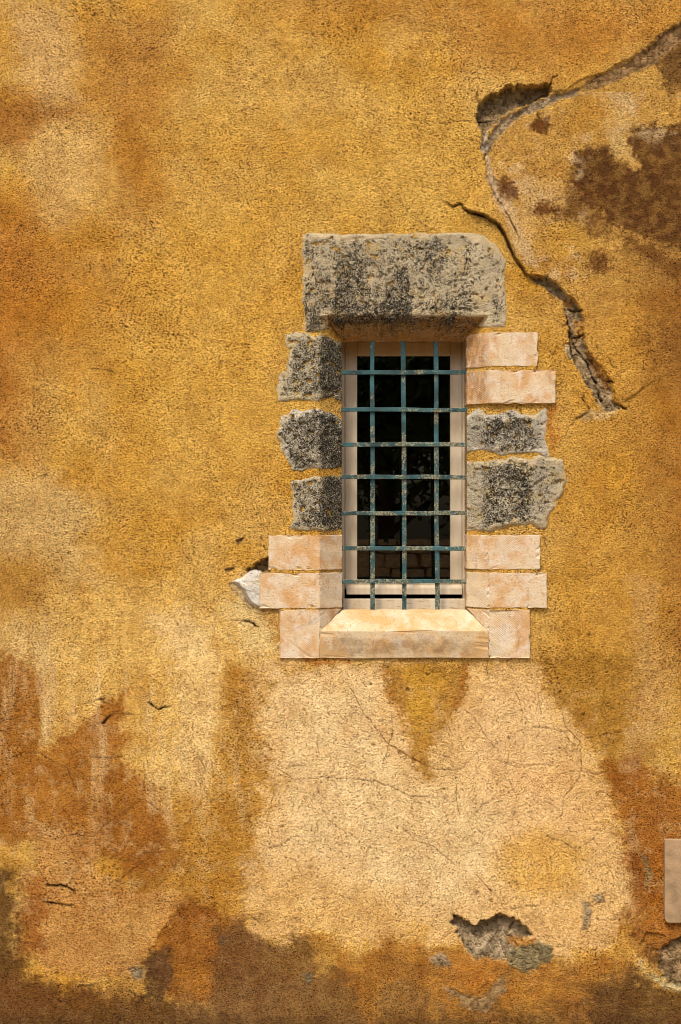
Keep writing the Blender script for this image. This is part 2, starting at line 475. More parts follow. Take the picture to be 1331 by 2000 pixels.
# left middle
paint('D6B27E', [(-300, 930), (110, 925), (185, 985), (165, 1060), (195, 1140), (140, 1150), (60, 1085), (-300, 1050)], .8, 26)
paint('A8742E', [(-300, 1075), (70, 1080), (110, 1130), (90, 1190), (-300, 1200)], .6, 25)
paint('D6B27C', [(-300, 1215), (120, 1195), (155, 1250), (140, 1310), (-300, 1310)], .75, 22)
paint('DDB674', [(100, 1170), (300, 1150), (430, 1110), (520, 1190), (545, 1300), (450, 1340), (440, 1560), (330, 1590), (220, 1480), (110, 1450), (80, 1300)], .8, 40, brk=.45, bs=(22, 110), seed=21, smooth=.5)
paint('E4C496', [(295, 1205), (370, 1188), (425, 1230), (418, 1290), (340, 1300)], .75, 18, smooth=.6)
paint('E4C292', [(345, 1280), (432, 1280), (425, 1500), (400, 1545), (350, 1545)], .7, 18, brk=.4, bs=(16, 90), seed=24, smooth=.6)
paint('DEC294', [(475, 1130), (545, 1190), (545, 1290), (490, 1290), (460, 1240), (440, 1180)], .75, 18, smooth=.5)
paint('C08A34', [(220, 1300), (300, 1320), (300, 1480), (240, 1470)], .5, 20, brk=.4, bs=(14, 90))
# left bottom
paint('BC8636', [(230, 1560), (480, 1540), (500, 1700), (480, 1800), (330, 1800), (200, 1700)], .7, 30)
paint('B27C2E', [(440, 1300), (515, 1310), (505, 1400), (520, 1480), (470, 1460), (440, 1400)], .85, 12)
paint('BC8838', [(430, 1440), (520, 1480), (520, 1560), (490, 1680), (490, 1800), (440, 1760), (420, 1600)], .7, 18)
paint('A86C28', [(-300, 1288), (55, 1283), (92, 1335), (84, 1420), (76, 1468), (150, 1422), (205, 1368), (240, 1350), (246, 1400), (238, 1480), (300, 1530), (330, 1620), (300, 1700), (100, 1640), (-300, 1650)], .9, 9, 12)
paint('B87E3A', [(60, 1500), (160, 1560), (330, 1580), (330, 1640), (180, 1650), (40, 1600)], .6, 30)
paint('D8B27C', [(86, 1285), (116, 1300), (112, 1400), (100, 1440), (80, 1462), (72, 1445), (86, 1395)], .9, 4, 6)
paint('D0A062', [(120, 1395), (150, 1385), (150, 1420), (125, 1430)], .6, 6, 6)
paint('A06628', [(180, 1560), (330, 1590), (370, 1680), (300, 1740), (230, 1700), (200, 1640)], .7, 22)
paint('C8935A', [(62, 1642), (110, 1620), (190, 1640), (180, 1700), (240, 1730), (340, 1740), (362, 1755), (330, 1795), (292, 1840), (280, 1890), (180, 1905), (95, 1895), (60, 1845), (85, 1760)], .85, 6, 14)
paint('D6A86C', [(210, 1790), (300, 1780), (285, 1850), (270, 1880), (220, 1860)], .6, 12)
paint('A4642A', [(60, 1700), (96, 1735), (82, 1850), (36, 1870), (40, 1760)], .85, 12)
paint('563518', [(-300, 1690), (30, 1695), (40, 1850), (60, 1905), (130, 1930), (300, 1945), (420, 1965), (640, 1995), (640, 2400), (-300, 2400)], .85, 18)
paint('9A6026', [(290, 1850), (325, 1800), (365, 1750), (430, 1775), (480, 1800), (520, 1850), (490, 1905), (430, 1960), (320, 1940), (288, 1900)], .9, 7)
paint('AE742E', [(335, 1875), (410, 1870), (430, 1920), (390, 1950), (340, 1935)], .7, 14)
paint('523A28', [(276, 1872), (328, 1850), (338, 1900), (318, 1965), (290, 1950)], .8, 8)
paint('7C4E20', [(-300, 1900), (150, 1915), (230, 1950), (130, 1990), (-300, 2000)], .5, 20)
# the big pale field under the sill
paint('DDB272', BIG, .6, 40, 30, 5)
paint('D4AE80', BIG, .92, 17, 26, 7, brk=.18, bs=(60, 60), smooth=.9)
paint('DCC09E', [(540, 1330), (740, 1320), (780, 1450), (850, 1530), (960, 1520), (1080, 1560), (1080, 1640), (900, 1780), (600, 1760), (530, 1680), (560, 1540), (540, 1440)], .75, 55, smooth=.85)
paint('DCB994', [(900, 1400), (960, 1340), (1060, 1360), (1100, 1460), (1040, 1540), (920, 1500)], .6, 30)
paint('DDAE7E', [(940, 1500), (1080, 1480), (1180, 1560), (1180, 1640), (1000, 1620)], .4, 30)
paint('CFA050', [(980, 1640), (1060, 1615), (1140, 1660), (1120, 1745), (1020, 1750), (970, 1700)], .75, 26)
paint('C89A50', [(560, 1680), (700, 1700), (780, 1760), (820, 1830), (640, 1815), (500, 1800)], .4, 34)
paint('A0701E', [(755, 1302), (800, 1297), (918, 1292), (908, 1350), (872, 1410), (842, 1470), (838, 1520), (818, 1515), (795, 1470), (790, 1395), (757, 1350)], .85, 8, 12, 6)
paint('C0923A', [(790, 1300), (885, 1300), (850, 1400), (825, 1440), (805, 1390)], .7, 14)
paint('96601F', [(906, 1294), (918, 1294), (908, 1352), (890, 1385), (882, 1378), (900, 1340)], .7, 4, 3)
paint('A8742A', [(752, 1325), (770, 1330), (790, 1400), (800, 1460), (785, 1440), (775, 1395), (754, 1360)], .6, 5, 5)
# right side
paint('C68E36', [(1090, 560), (1320, 540), (1320, 1280), (1060, 1280), (1110, 900)], .55, 60)
paint('9C6226', [(1262, 480), (1700, 440), (1700, 1320), (1300, 1300), (1255, 900)], .65, 55)
paint('AA7A2E', [(1040, 1288), (1270, 1262), (1275, 1480), (1250, 1540), (1195, 1530), (1155, 1445), (1085, 1365)], .8, 11)
paint('D2A76E', [(1232, 1120), (1285, 1150), (1278, 1250), (1320, 1340), (1300, 1430), (1250, 1505), (1212, 1480), (1245, 1350)], .65, 16)
paint('A05E20', [(1178, 1500), (1230, 1480), (1320, 1530), (1700, 1560), (1700, 1870), (1250, 1870), (1238, 1740), (1215, 1640)], .8, 14)
paint('85502A', [(1225, 1640), (1262, 1660), (1262, 1800), (1240, 1840), (1215, 1780)], .5, 14)
paint('AC6C28', [(1260, 1650), (1300, 1636), (1300, 1800), (1272, 1792)], .85, 6)
paint('7E7458', [(1252, 1668), (1266, 1680), (1274, 1705), (1270, 1735), (1262, 1730), (1264, 1705)], .8, 3, 4)
# bottom
paint('7A5632', [(425, 1800), (480, 1802), (520, 1835), (548, 1852), (575, 1822), (605, 1815), (618, 1870), (700, 1905), (740, 2100), (430, 2100), (415, 1930)], .85, 7)
paint('8E6A44', [(340, 1965), (500, 1900), (620, 1912), (640, 1965), (500, 2010), (340, 2080)], .75, 18)
paint('B27A34', [(600, 1822), (700, 1855), (800, 1835), (900, 1866), (1060, 1886), (1235, 1870), (1250, 2100), (720, 2100), (690, 1930)], .85, 10)
paint('C79A54', [(610, 1850), (650, 1842), (660, 1885), (620, 1905)], .7, 10)
paint('8E6C44', [(740, 1925), (800, 1910), (850, 1960), (800, 2010), (730, 1980)], .7, 14)
paint('8E6A3C', [(560, 1960), (900, 1975), (1100, 1960), (1200, 2100), (560, 2100)], .6, 22)
paint('5A3E24', [(1150, 1925), (1230, 1890), (1270, 1915), (1331, 1930), (1700, 1920), (1700, 2400), (1120, 2400)], .85, 16)
paint('5C4026', [(-300, 1985), (1700, 1988), (1700, 2500), (-300, 2500)], .6, 16)
paint('C08038', [(858, 1868), (950, 1862), (1000, 1880), (960, 1940), (890, 1930)], .7, 10)
# upper right patch of older plaster
UR = [(948, 345), (948, 275), (985, 222), (1050, 200), (1100, 178), (1180, 150), (1250, 112), (1331, 55), (1700, -40), (1700, 560), (1260, 560), (1150, 640), (1135, 600), (1085, 560), (1040, 540), (1008, 495), (985, 440), (960, 380)]
paint('C79A56', UR, .75, 7, 8)
paint('D8B47C', [(1170, 180), (1240, 210), (1215, 260), (1245, 310), (1240, 335), (1200, 300), (1165, 240)], .8, 10)
paint('DDB88A', [(1010, 380), (1060, 350), (1110, 380), (1040, 430), (1020, 480)], .6, 22)
paint('D0A04A', [(1060, 440), (1150, 430), (1160, 500), (1080, 520)], .6, 20)
paint('C28A34', [(1120, 180), (1190, 165), (1200, 240), (1110, 270)], .5, 22)
paint('50290F', [(1224, 252), (1262, 243), (1331, 240), (1700, 230), (1700, 500), (1331, 490), (1270, 470), (1200, 440), (1135, 400), (1118, 340), (1128, 298), (1160, 288), (1188, 280), (1212, 318), (1238, 336), (1250, 322), (1226, 285)], .9, 6, 12, 9, brk=.22, bs=(26, 20))
paint('5E3414', [(1110, 330), (1200, 440), (1331, 520), (1331, 560), (1200, 470), (1060, 420), (1035, 405), (1100, 395)], .75, 12, 16, 9, brk=.35, bs=(30, 24))
paint('6E4824', [(1035, 238), (1050, 225), (1072, 230), (1076, 248), (1058, 258), (1040, 252)], .85, 5, 5, 5)
paint('75502A', [(965, 350), (985, 345), (1008, 368), (1005, 390), (985, 395), (970, 380)], .7, 7, 6, 6)
paint('6A3E1A', [(1150, 500), (1172, 488), (1185, 505), (1175, 528), (1155, 528)], .55, 9, 8)
paint('8A5C2A', [(1060, 505), (1072, 498), (1078, 512), (1066, 520)], .6, 4, 4)
w = window_of([(960, 180), (1331, 620)], 0)
um = sstep(-4, 8, sdf_poly(PX[w] + JX[w] * 14, PY[w] + JY[w] * 14, UR))
k = (um * sstep(0.02, 0.3, fbm(PX[w], PY[w], 70, 5, 611, .66)) * 0.55 * (1 - sstep(1110, 1170, PX[w]) * sstep(250, 300, PY[w])))[..., None]
rgb[w] = rgb[w] * (1 - k) + lin('E8CC9E') * 1.15 * k
k = (um * sstep(0.02, 0.3, fbm(PX[w], PY[w], 50, 5, 621, .7)) * 0.4)[..., None]
rgb[w] = rgb[w] * (1 - k) + rgb[w] * np.array([.66, .5, .32]) * k
paint('7A4E22', [(1235, 470), (1331, 480), (1600, 480), (1600, 760), (1300, 740), (1255, 620)], .5, 40, 20)
paint('6E4018', [(1038, 408), (1056, 396), (1085, 400), (1082, 420), (1056, 426)], .85, 6, 8, 7)
paint('6A3E1A', [(1146, 500), (1172, 484), (1190, 505), (1178, 532), (1152, 530)], .75, 8, 10, 7)
paint('6A3E1A', [(964, 352), (986, 345), (1010, 368), (1006, 392), (984, 396)], .8, 6, 8, 7)
paint('6A3C18', [(1035, 238), (1050, 225), (1072, 230), (1076, 248), (1058, 258), (1040, 252)], .8, 5, 5, 5)
paint('5E3C20', [(1285, 110), (1331, 80), (1500, 60), (1500, 190), (1331, 175), (1290, 165)], .8, 9, 10, 7)
paint('B07830', [(1060, 560), (1331, 560), (1331, 620), (1130, 640)], .3, 40)
# orange stain under stones
paint('BE742A', [(1062, 795), (1085, 790), (1082, 880), (1068, 885)], .7, 8)
paint('B87026', [(590, 1284), (680, 1286), (700, 1296), (600, 1296)], .7, 3, 3)
paint('B27A30', [(500, 1190), (548, 1190), (548, 1230), (520, 1210)], .6, 6)

dripn = fbm(PX * 2.0, PY * 0.35, 70, 4, 421, .6)
low = sstep(1150, 1400, PY + 90 * fbm(PX, PY, 160, 3, 425))
k = (sstep(0.05, 0.4, dripn) * low * (1 - 0.7 * smoo) * 0.32)[..., None]
rgb[:] = rgb * (1 - k) + rgb * np.array([0.80, 0.68, 0.50]) * k
k = (sstep(0.0, 0.4, -dripn) * low * (1 - sstep(1560, 1680, PY)) * (1 - sstep(440, 540, PX)) * 0.45)[..., None]
rgb[:] = rgb * (1 - k) + lin('F4D8A4') * 1.15 * k
gr_ = fbm(PX, PY * 1.4, 90, 5, 431, .68)
k = (sstep(1790, 1950, PY + 60 * gr_) * sstep(-0.1, 0.3, gr_) * 0.38)[..., None]
rgb[:] = rgb * (1 - k) + lin('7E5632') * k
k = (sstep(1300, 1500, PY) * sstep(0.0, 0.35, fbm(PX, PY, 45, 5, 441, .7)) * (1 - sstep(.3, .8, smoo)) * 0.45)[..., None]
rgb[:] = rgb * (1 - k) + rgb * np.array([0.78, 0.62, 0.42]) * k
k = (sstep(1250, 1450, PY) * sstep(0.0, 0.35, fbm(PX, PY, 38, 5, 451, .7)) * 0.4 * (1 - 0.8 * sstep(1720, 1840, PY)))[..., None]
rgb[:] = rgb * (1 - k) + lin('EBC88E') * k
mot = fbm(PX, PY, 60, 5, 401, 0.7)[..., None]; mot2 = fbm(PX, PY, 14, 3, 411, 0.7)[..., None]
rgb *= np.clip(1.04 + 0.46 * mot * np.array([0.8, 1.0, 1.25]) + 0.22 * mot2 * np.array([0.9, 1.0, 1.1]), 0.5, 1.6)
# broad relief
Hh += 0.007 * fbm(PX, PY, 420, 3, 40) + 0.0035 * fbm(PX, PY, 90, 3, 45) + 0.0016 * fbm(PX, PY, 26, 3, 48)
Hh += 0.0026 * fbm(PX + 0.35 * PY, PY * 1.5, 10, 2, 49, 0.8)
smoo_m = smoo.copy()

def step_line(pts, amp, decay, side=1, jag=6, taper=0.12, width=1.5):
    """plaster stands proud on one side of a broken edge"""
    w = window_of(pts, decay * 3 + 20)
    d, s, p = dist_line(PX[w] + JX[w] * jag * 2 + FX[w] * 3, PY[w] + JY[w] * jag * 2 + FY[w] * 3, pts)
    tp = np.clip(np.minimum(p, 1 - p) / taper, 0, 1)
    on = sstep(-width, width, d * s * side)
    Hh[w] += amp * tp * on * np.exp(-d / decay)

def crack(pts, wd=0.8, depth=0.0025, dark=0.62, jag=2.5):
    w = window_of(pts, 24)
    d, s, p = dist_line(PX[w] + JX[w] * jag * 2 + FX[w] * 2.5, PY[w] + JY[w] * jag * 2 + FY[w] * 2.5, pts)
    tp = 0.35 + 0.65 * np.clip(np.minimum(p, 1 - p) / 0.15, 0, 1)
    vary = 0.55 + 0.9 * np.clip(fbm(PX[w], PY[w], 22, 2, 77) + 0.5, 0, 1)
    m = (1 - sstep(wd * 0.5, wd * 1.9, d)) * tp * np.clip(vary, 0, 1.2)
    Hh[w] -= depth * m
    k = np.clip(m * dark, 0, 1)[..., None]
    rgb[w] = rgb[w] * (1 - k) + lin('5A3A1C') * k

def gouge(poly, depth, h, f=1.5, jag=8, fine=8, rough=0.012, bar=1.0, tilt=None, a=0.9, rim=None):
    """plaster broken away: real hollow with rubble at the bottom"""
    w, m, d = mask_poly(poly, f, jag, fine)
    d = d + G7[w] * 2.2 + G30[w] * 3.5
    m = sstep(-f, f, d)
    rel = fbm(PX[w], PY[w], 34, 5, 61, 0.6) * rough
    dd = depth
    if tilt is not None:                       # deeper at the top, running out below
        y0, y1 = tilt
        dd = depth * (1 - 0.85 * np.clip((PY[w] - y0) / (y1 - y0), 0, 1))
    Hh[w] -= m * (dd + rel)
    bare[w] = np.maximum(bare[w], m * bar)
    k = (m * a)[..., None]
    n = sstep(-0.3, 0.3, fbm(PX[w], PY[w], 25, 4, 66))[..., None]
    n2 = fbm(PX[w], PY[w], 9, 3, 67, .8)[..., None]
    colr = lin(h) * (0.9 + 0.7 * n) * (1 + 0.5 * n2)
    rgb[w] = rgb[w] * (1 - k) + colr * k
    if rim:
        r = (np.exp(-(d / 2.5) ** 2) * rim[1])[..., None]
        rgb[w] = rgb[w] * (1 - r) + lin(rim[0]) * r

# upper right: edge of the main coat over the older one, the hollow, the sloping broken band
step_line([(1700, -180), (1331, 48), (1250, 105), (1180, 140), (1130, 160), (1080, 186), (1000, 172), (940, 200), (935, 235), (945, 290), (952, 330), (962, 380), (985, 430)], 0.007, 160, 1, 5, 0.05)
gouge([(1331, 40), (1700, -150), (1700, -120), (1331, 82), (1268, 130), (1215, 152), (1170, 172), (1130, 178), (1160, 152), (1220, 128), (1290, 70)], 0.010, '9A7C58', 4, 4, 5, .012, .9)
gouge([(1080, 184), (1135, 172), (1130, 182), (1080, 204), (1010, 232), (985, 250), (958, 290), (950, 330), (944, 325), (950, 280), (975, 235), (1020, 212)], 0.012, 'A8977C', 2, 3, 3, .008, .9)
gouge([(934, 238), (936, 212), (952, 190), (978, 174), (1012, 168), (1050, 166), (1073, 162), (1076, 186), (1050, 196), (1010, 210), (978, 228), (958, 252), (948, 268), (938, 258)], 0.075, 'A08C6C', 2.5, 4, 4, .02, 1.0, (172, 262))
gouge([(944, 262), (956, 250), (952, 290), (948, 305), (942, 290)], 0.01, 'D8CDB8', 2, 3, 3, .006, .8)
crack([(932, 236), (948, 238), (962, 233)], 1.6, .01, .9)
# second break: older coat hanging over the repair round the lintel
step_line([(900, 396), (915, 412), (950, 424), (975, 440), (992, 475), (1008, 510), (1030, 538), (1050, 538), (1080, 552), (1105, 572)], 0.028, 60, -1, 3, 0.10, 1.2)
crack([(868, 396), (885, 404), (900, 398), (912, 412), (948, 424), (974, 438), (992, 472), (1008, 508), (1030, 540)], 2.0, .014, .85, 3)
gouge([(1038, 540), (1062, 540), (1092, 556), (1112, 580), (1128, 598), (1138, 622), (1136, 650), (1146, 690), (1162, 705), (1180, 735), (1196, 760), (1200, 790), (1208, 800), (1185, 808), (1172, 795), (1150, 758), (1130, 722), (1116, 690), (1114, 640), (1108, 610), (1090, 580), (1066, 560), (1042, 548)], 0.022, 'B0A084', 2.5, 4, 4, .022, 1.0, None, .85)
step_line([(1085, 560), (1118, 582), (1138, 615), (1138, 650), (1148, 690), (1175, 715), (1198, 755), (1208, 792), (1222, 802)], 0.016, 55, -1, 3, 0.12)
paint('C88E3E', [(1100, 580), (1118, 590), (1118, 604), (1104, 598)], .8, 3, 3)
paint('C48A38', [(1118, 625), (1138, 628), (1142, 660), (1124, 662)], .8, 3, 4)
paint('BE8448', [(1150, 685), (1166, 700), (1192, 745), (1188, 762), (1170, 735), (1152, 705)], .85, 3, 4)
paint('5A4630', [(1126, 600), (1138, 606), (1140, 622), (1130, 618)], .5, 3, 3)
for c in ([(1114, 640), (1120, 668), (1134, 690), (1150, 712), (1162, 740), (1176, 756)], [(1106, 612), (1112, 640), (1116, 690), (1126, 715)], [(1165, 745), (1172, 770), (1178, 790)], [(1186, 745), (1200, 748)], [(1112, 604), (1128, 610), (1140, 608)], [(1200, 788), (1212, 795), (1226, 802)], [(1120, 658), (1140, 654)]):
    crack(c, 1.5, .012, .9, 3)
gouge([(1130, 812), (1150, 800), (1185, 806), (1208, 795), (1212, 800), (1195, 815), (1170, 822), (1140, 822)], 0.004, 'D0B684', 3, 4, 4, .006, .6, None, .7)
crack([(1120, 822), (1138, 812), (1150, 802)], 1.4, .006, .7)
crack([(1100, 676), (1110, 670), (1116, 672)], 1.4, .006, .8)
gouge([(1102, 676), (1114, 672), (1118, 700), (1110, 700)], 0.003, 'C8B894', 2, 3, 3, .004, .7)
step_line([(948, 300), (954, 340), (965, 375), (985, 405), (1003, 440), (1020, 478), (1036, 520)], 0.006, 30, -1, 6, .1)
paint('DDBB94', [(950, 330), (962, 345), (975, 372), (1000, 400), (1020, 440), (1040, 500), (1045, 525), (1025, 510), (1003, 462), (985, 425), (962, 390)], .75, 6, 8, 6)
for c in ([(950, 330), (962, 376), (985, 408), (1002, 440), (1015, 470)], [(1040, 196), (1062, 182), (1100, 176)], [(1075, 165), (1080, 150), (1092, 146)], [(1140, 700), (1128, 690), (1118, 694)], [(1206, 720), (1194, 712), (1190, 700)], [(1098, 640), (1108, 634), (1114, 640)], [(1150, 800), (1140, 780), (1142, 768)], [(940, 205), (930, 190), (932, 180)]):
    crack(c, 1.1, .005, .75)
gouge([(946, 300), (956, 300), (962, 340), (973, 372), (992, 405), (986, 413), (966, 384), (950, 342)], 0.007, 'D8BC98', 1.5, 4, 5, .006, .7)
# lower hollow
gouge([(886, 1792), (900, 1795), (925, 1806), (945, 1796), (975, 1788), (1005, 1795), (1028, 1808), (1038, 1830), (1022, 1835), (1018, 1858), (985, 1870), (930, 1868), (905, 1850), (892, 1820)], 0.05, 'B0A084', 3, 5, 5, .02, 1.0, (1790, 1872))
step_line([(884, 1792), (905, 1800), (930, 1808), (950, 1794), (980, 1787), (1010, 1796), (1034, 1815)], 0.010, 40, -1, 3, .1)
gouge([(1000, 1852), (1030, 1838), (1065, 1840), (1078, 1850), (1074, 1880), (1050, 1890), (1020, 1895), (995, 1885)], 0.004, '8C8464', 5, 6, 5, .006, .9)
paint('C88C44', [(994, 1834), (1030, 1830), (1045, 1845), (1010, 1850), (996, 1846)], .9, 4, 5)
gouge([(838, 1868), (868, 1862), (880, 1878), (872, 1890), (848, 1888)], 0.004, 'A8977C', 4, 5, 4, .006, .8)
gouge([(866, 1925), (885, 1935), (940, 1950), (985, 1905), (985, 1935), (950, 1975), (900, 1965), (870, 1940)], 0.003, '9A8868', 5, 7, 5, .006, .6, None, .7)
gouge([(1136, 1770), (1150, 1765), (1156, 1780), (1150, 1812), (1138, 1815), (1140, 1790)], 0.004, '9C927C', 4, 6, 4, .005, .8, None, .7)
gouge([(1160, 1748), (1180, 1745), (1180, 1762), (1168, 1765)], 0.004, '9C927C', 4, 6, 4, .005, .8, None, .7)
step_line([(790, 1832), (820, 1822), (860, 1830), (888, 1852), (900, 1875)], 0.007, 14, 1, 3, .2)
step_line([(800, 1848), (830, 1842), (860, 1848), (876, 1860)], 0.006, 10, 1, 3, .2)
step_line([(865, 1900), (880, 1930), (910, 1946), (940, 1935), (955, 1900)], 0.006, 25, -1, 5, .2)
# bottom right: bare stone below the slab
gouge([(1312, 1836), (1331, 1828), (1700, 1820), (1700, 1920), (1331, 1928), (1300, 1912), (1282, 1890), (1292, 1858)], 0.016, 'A28C6A', 3, 5, 4, .02, 1.0)
step_line([(1232, 1848), (1262, 1866), (1275, 1900), (1300, 1918), (1331, 1932), (1500, 1940)], 0.016, 18, 1, 4, .05)
paint('E0D0AC', [(1240, 1860), (1256, 1872), (1266, 1896), (1290, 1912), (1331, 1924), (1400, 1926), (1400, 1936), (1320, 1934), (1276, 1920), (1268, 1905), (1252, 1882)], .75, 3, 4, 3)
paint('4A3420', [(1262, 1850), (1296, 1860), (1290, 1885), (1280, 1880)], .6, 5)
step_line([(1245, 1855), (1262, 1820), (1300, 1825), (1306, 1855), (1280, 1875)], 0.010, 20, -1, 4, .1)
# left bottom scars
gouge([(250, 1890), (270, 1884), (284, 1896), (278, 1912), (258, 1912)], 0.008, '9A9078', 3, 4, 3, .006, 1.0, None, .85, ('DDB070', .8))
step_line([(145, 1926), (170, 1924), (192, 1918)], 0.010, 6, -1, 2, .2)
paint('DDB070', [(145, 1924), (175, 1920), (190, 1914), (188, 1922), (165, 1929), (146, 1929)], .8, 2, 2)
step_line([(290, 1870), (302, 1840), (322, 1810), (350, 1775), (362, 1745)], 0.006, 16, -1, 4, .1)
gouge([(596, 1905), (608, 1902), (614, 1918), (602, 1922)], 0.003, '6E6654', 3, 3, 3, .004, .8)
gouge([(424, 1830), (448, 1826), (450, 1842), (430, 1846)], 0.002, '7A6248', 4, 5, 3, .003, .3, None, .6)
step_line([(88, 1726), (118, 1728), (148, 1742)], 0.006, 20, -1, 3, .2)
step_line([(88, 1762), (118, 1766), (142, 1766)], 0.006, 20, -1, 3, .2)
step_line([(525, 1838), (548, 1852), (575, 1825), (605, 1815), (612, 1860)], 0.004, 20, 1, 5, .1)
step_line([(-60, 1400), (40, 1392), (85, 1400), (84, 1440)], 0.004, 30, 1, 4, .1)
prs = np.random.RandomState(12)
for _ in range(150):                      # small blow-outs of grit
    bx, by = (prs.uniform(500, 1220), prs.uniform(1300, 1830)) if _ < 90 else (prs.uniform(20, 1300), prs.uniform(20, 1950))
    if 540 < bx < 1110 and 450 < by < 1290: continue
    rr = prs.uniform(1.2, 2.6) if prs.rand() < .85 else prs.uniform(2.6, 4.5)
    w = window_of([(bx, by)], 14)
    dd = np.hypot(PX[w] + FX[w] * 5 - bx, (PY[w] + FY[w] * 5 - by) * 1.3)
    m = 1 - sstep(rr * .5, rr * 1.5, dd)
    Hh[w] -= .005 * m
    rgb[w] = rgb[w] * (1 - .7 * m[..., None]) + lin('6A4420') * .7 * m[..., None]
for c in ([(300, 1740), (340, 1700), (350, 1660)], [(620, 1560), (640, 1600), (700, 1640), (720, 1690)], [(700, 1320), (720, 1350), (728, 1400)], [(860, 1560), (880, 1620), (860, 1680)], [(1000, 1440), (990, 1500), (1010, 1560), (1000, 1620)], [(960, 1480), (1010, 1500), (1060, 1490), (1100, 1500)], [(540, 1540), (520, 1600), (540, 1640)], [(640, 1740), (700, 1760), (730, 1800)], [(90, 1560), (120, 1600), (110, 1625)], [(1180, 1660), (1200, 1720), (1190, 1780)], [(960, 1645), (980, 1690), (1000, 1700)], [(1060, 1560), (1085, 1580), (1100, 1590)], [(380, 1460), (400, 1500), (390, 1540)], [(1240, 880), (1228, 960), (1244, 1020)]):
    crack(c, .7, .002, .42)
# round the cream blocks, left
gouge([(484, 1114), (500, 1102), (526, 1090), (526, 1118), (500, 1119)], 0.030, '8A7654', 2, 2.5, 3, .008, 1.0)
step_line([(480, 1116), (500, 1102), (526, 1088)], 0.010, 40, -1, 2, .1)
for g in ([(462, 1054), (474, 1052), (472, 1062), (464, 1062)], [(508, 1050), (514, 1046), (512, 1056)], [(440, 1110), (456, 1110), (454, 1114), (442, 1114)], [(514, 1068), (518, 1066), (520, 1074), (515, 1074)]):
    gouge(g, 0.010, '7A6244', 1.5, 2, 2, .004, .8)
gouge([(445, 1140), (468, 1134), (480, 1150), (490, 1172), (502, 1188), (490, 1190), (475, 1172), (460, 1158)], 0.006, 'CBB48A', 3, 4, 3, .006, .8)
# hairline cracks
for c in (
    [(665, 1308), (690, 1350), (712, 1395), (760, 1452), (800, 1478), (850, 1502), (885, 1505), (905, 1500), (930, 1470), (942, 1465)],
    [(515, 1475), (545, 1500), (575, 1523), (630, 1518), (668, 1520), (735, 1525), (770, 1540), (800, 1553), (850, 1558), (890, 1553)],
    [(840, 1468), (880, 1480), (888, 1500)],
    [(898, 1382), (920, 1395), (940, 1420), (950, 1440), (975, 1470)],
    [(1000, 1435), (1030, 1420), (1075, 1420), (1100, 1430), (1120, 1455), (1135, 1455)],
    [(1095, 1375), (1105, 1420), (1135, 1450), (1136, 1505), (1115, 1540), (1100, 1560), (1100, 1590), (1080, 1605)],
    [(1136, 1445), (1160, 1437), (1230, 1425)], [(1136, 1505), (1165, 1512), (1195, 1503)], [(1136, 1507), (1110, 1505)],
    [(1120, 1550), (1150, 1543), (1185, 1550), (1210, 1570)], [(1145, 1618), (1165, 1625), (1190, 1615)],
    [(1065, 1632), (1100, 1645), (1125, 1660), (1160, 1640), (1180, 1660)],
    [(785, 1615), (810, 1640), (850, 1655), (890, 1690)],
    [(925, 1700), (950, 1730), (975, 1755), (985, 1775), (1010, 1775), (1040, 1770), (1070, 1770)],
    [(1165, 1395), (1180, 1368), (1195, 1392)], [(1175, 1370), (1185, 1345)],
    [(1000, 1340), (1015, 1370), (1022, 1390)], [(1052, 1355), (1057, 1395)], [(890, 1505), (893, 1560), (898, 1600)],
    [(920, 1600), (945, 1570), (965, 1562)], [(765, 1390), (768, 1430), (748, 1500)],
    [(-40, 1415), (0, 1410), (40, 1400), (55, 1395), (85, 1403)], [(25, 1340), (26, 1370)], [(50, 1375), (60, 1390), (85, 1403)],
    [(160, 1375), (190, 1367), (220, 1378)], [(150, 1400), (200, 1413), (225, 1395), (290, 1397)],
    [(285, 1370), (310, 1385), (335, 1380), (345, 1390)], [(290, 1345), (292, 1370)],
    [(10, 1485), (45, 1470), (75, 1470), (130, 1500), (145, 1530), (150, 1550)], [(150, 1500), (180, 1478), (230, 1480)],
    [(70, 1640), (90, 1630), (105, 1640), (150, 1630), (185, 1635), (190, 1670), (140, 1710)], [(185, 1632), (220, 1600), (280, 1560), (320, 1590)],
    [(60, 1665), (75, 1700), (95, 1725), (130, 1730), (150, 1745)], [(90, 1763), (140, 1767)], [(230, 1720), (270, 1690), (300, 1670)],
    [(510, 1680), (525, 1655), (550, 1652), (580, 1630), (600, 1635)], [(545, 1670), (578, 1682), (590, 1710)],
    [(485, 1788), (515, 1805)], [(477, 1215), (495, 1218), (503, 1225)], [(446, 1210), (470, 1214)],
    [(800, 233), (840, 240), (870, 242), (905, 236), (930, 238)], [(180, 720), (230, 728)], [(560, 1500), (600, 1490)],
    [(180, 845), (215, 860)], [(1070, 1018), (1062, 1040), (1066, 1075)], [(1100, 860), (1110, 835), (1130, 820)],
    [(815, 262), (822, 270)], [(410, 1480), (418, 1520)], [(950, 1300), (955, 1318), (975, 1322)], [(620, 1440), (625, 1475)]):
    crack(c)
for c in ([(476, 1214), (488, 1212), (497, 1222), (504, 1226)], [(88, 1726), (118, 1728), (148, 1742)], [(88, 1762), (118, 1766), (142, 1766)], [(200, 1413), (222, 1396)], [(288, 1370), (310, 1385), (335, 1380)], [(186, 1368), (205, 1366)]):
    crack(c, 1.5, .008, .85, 4)

Hh += 0.0035 * fbm(PX * 0.25, PY, 13, 3, 471, .6) * sstep(1840, 1900, PY) * sstep(900, 1000, PX)
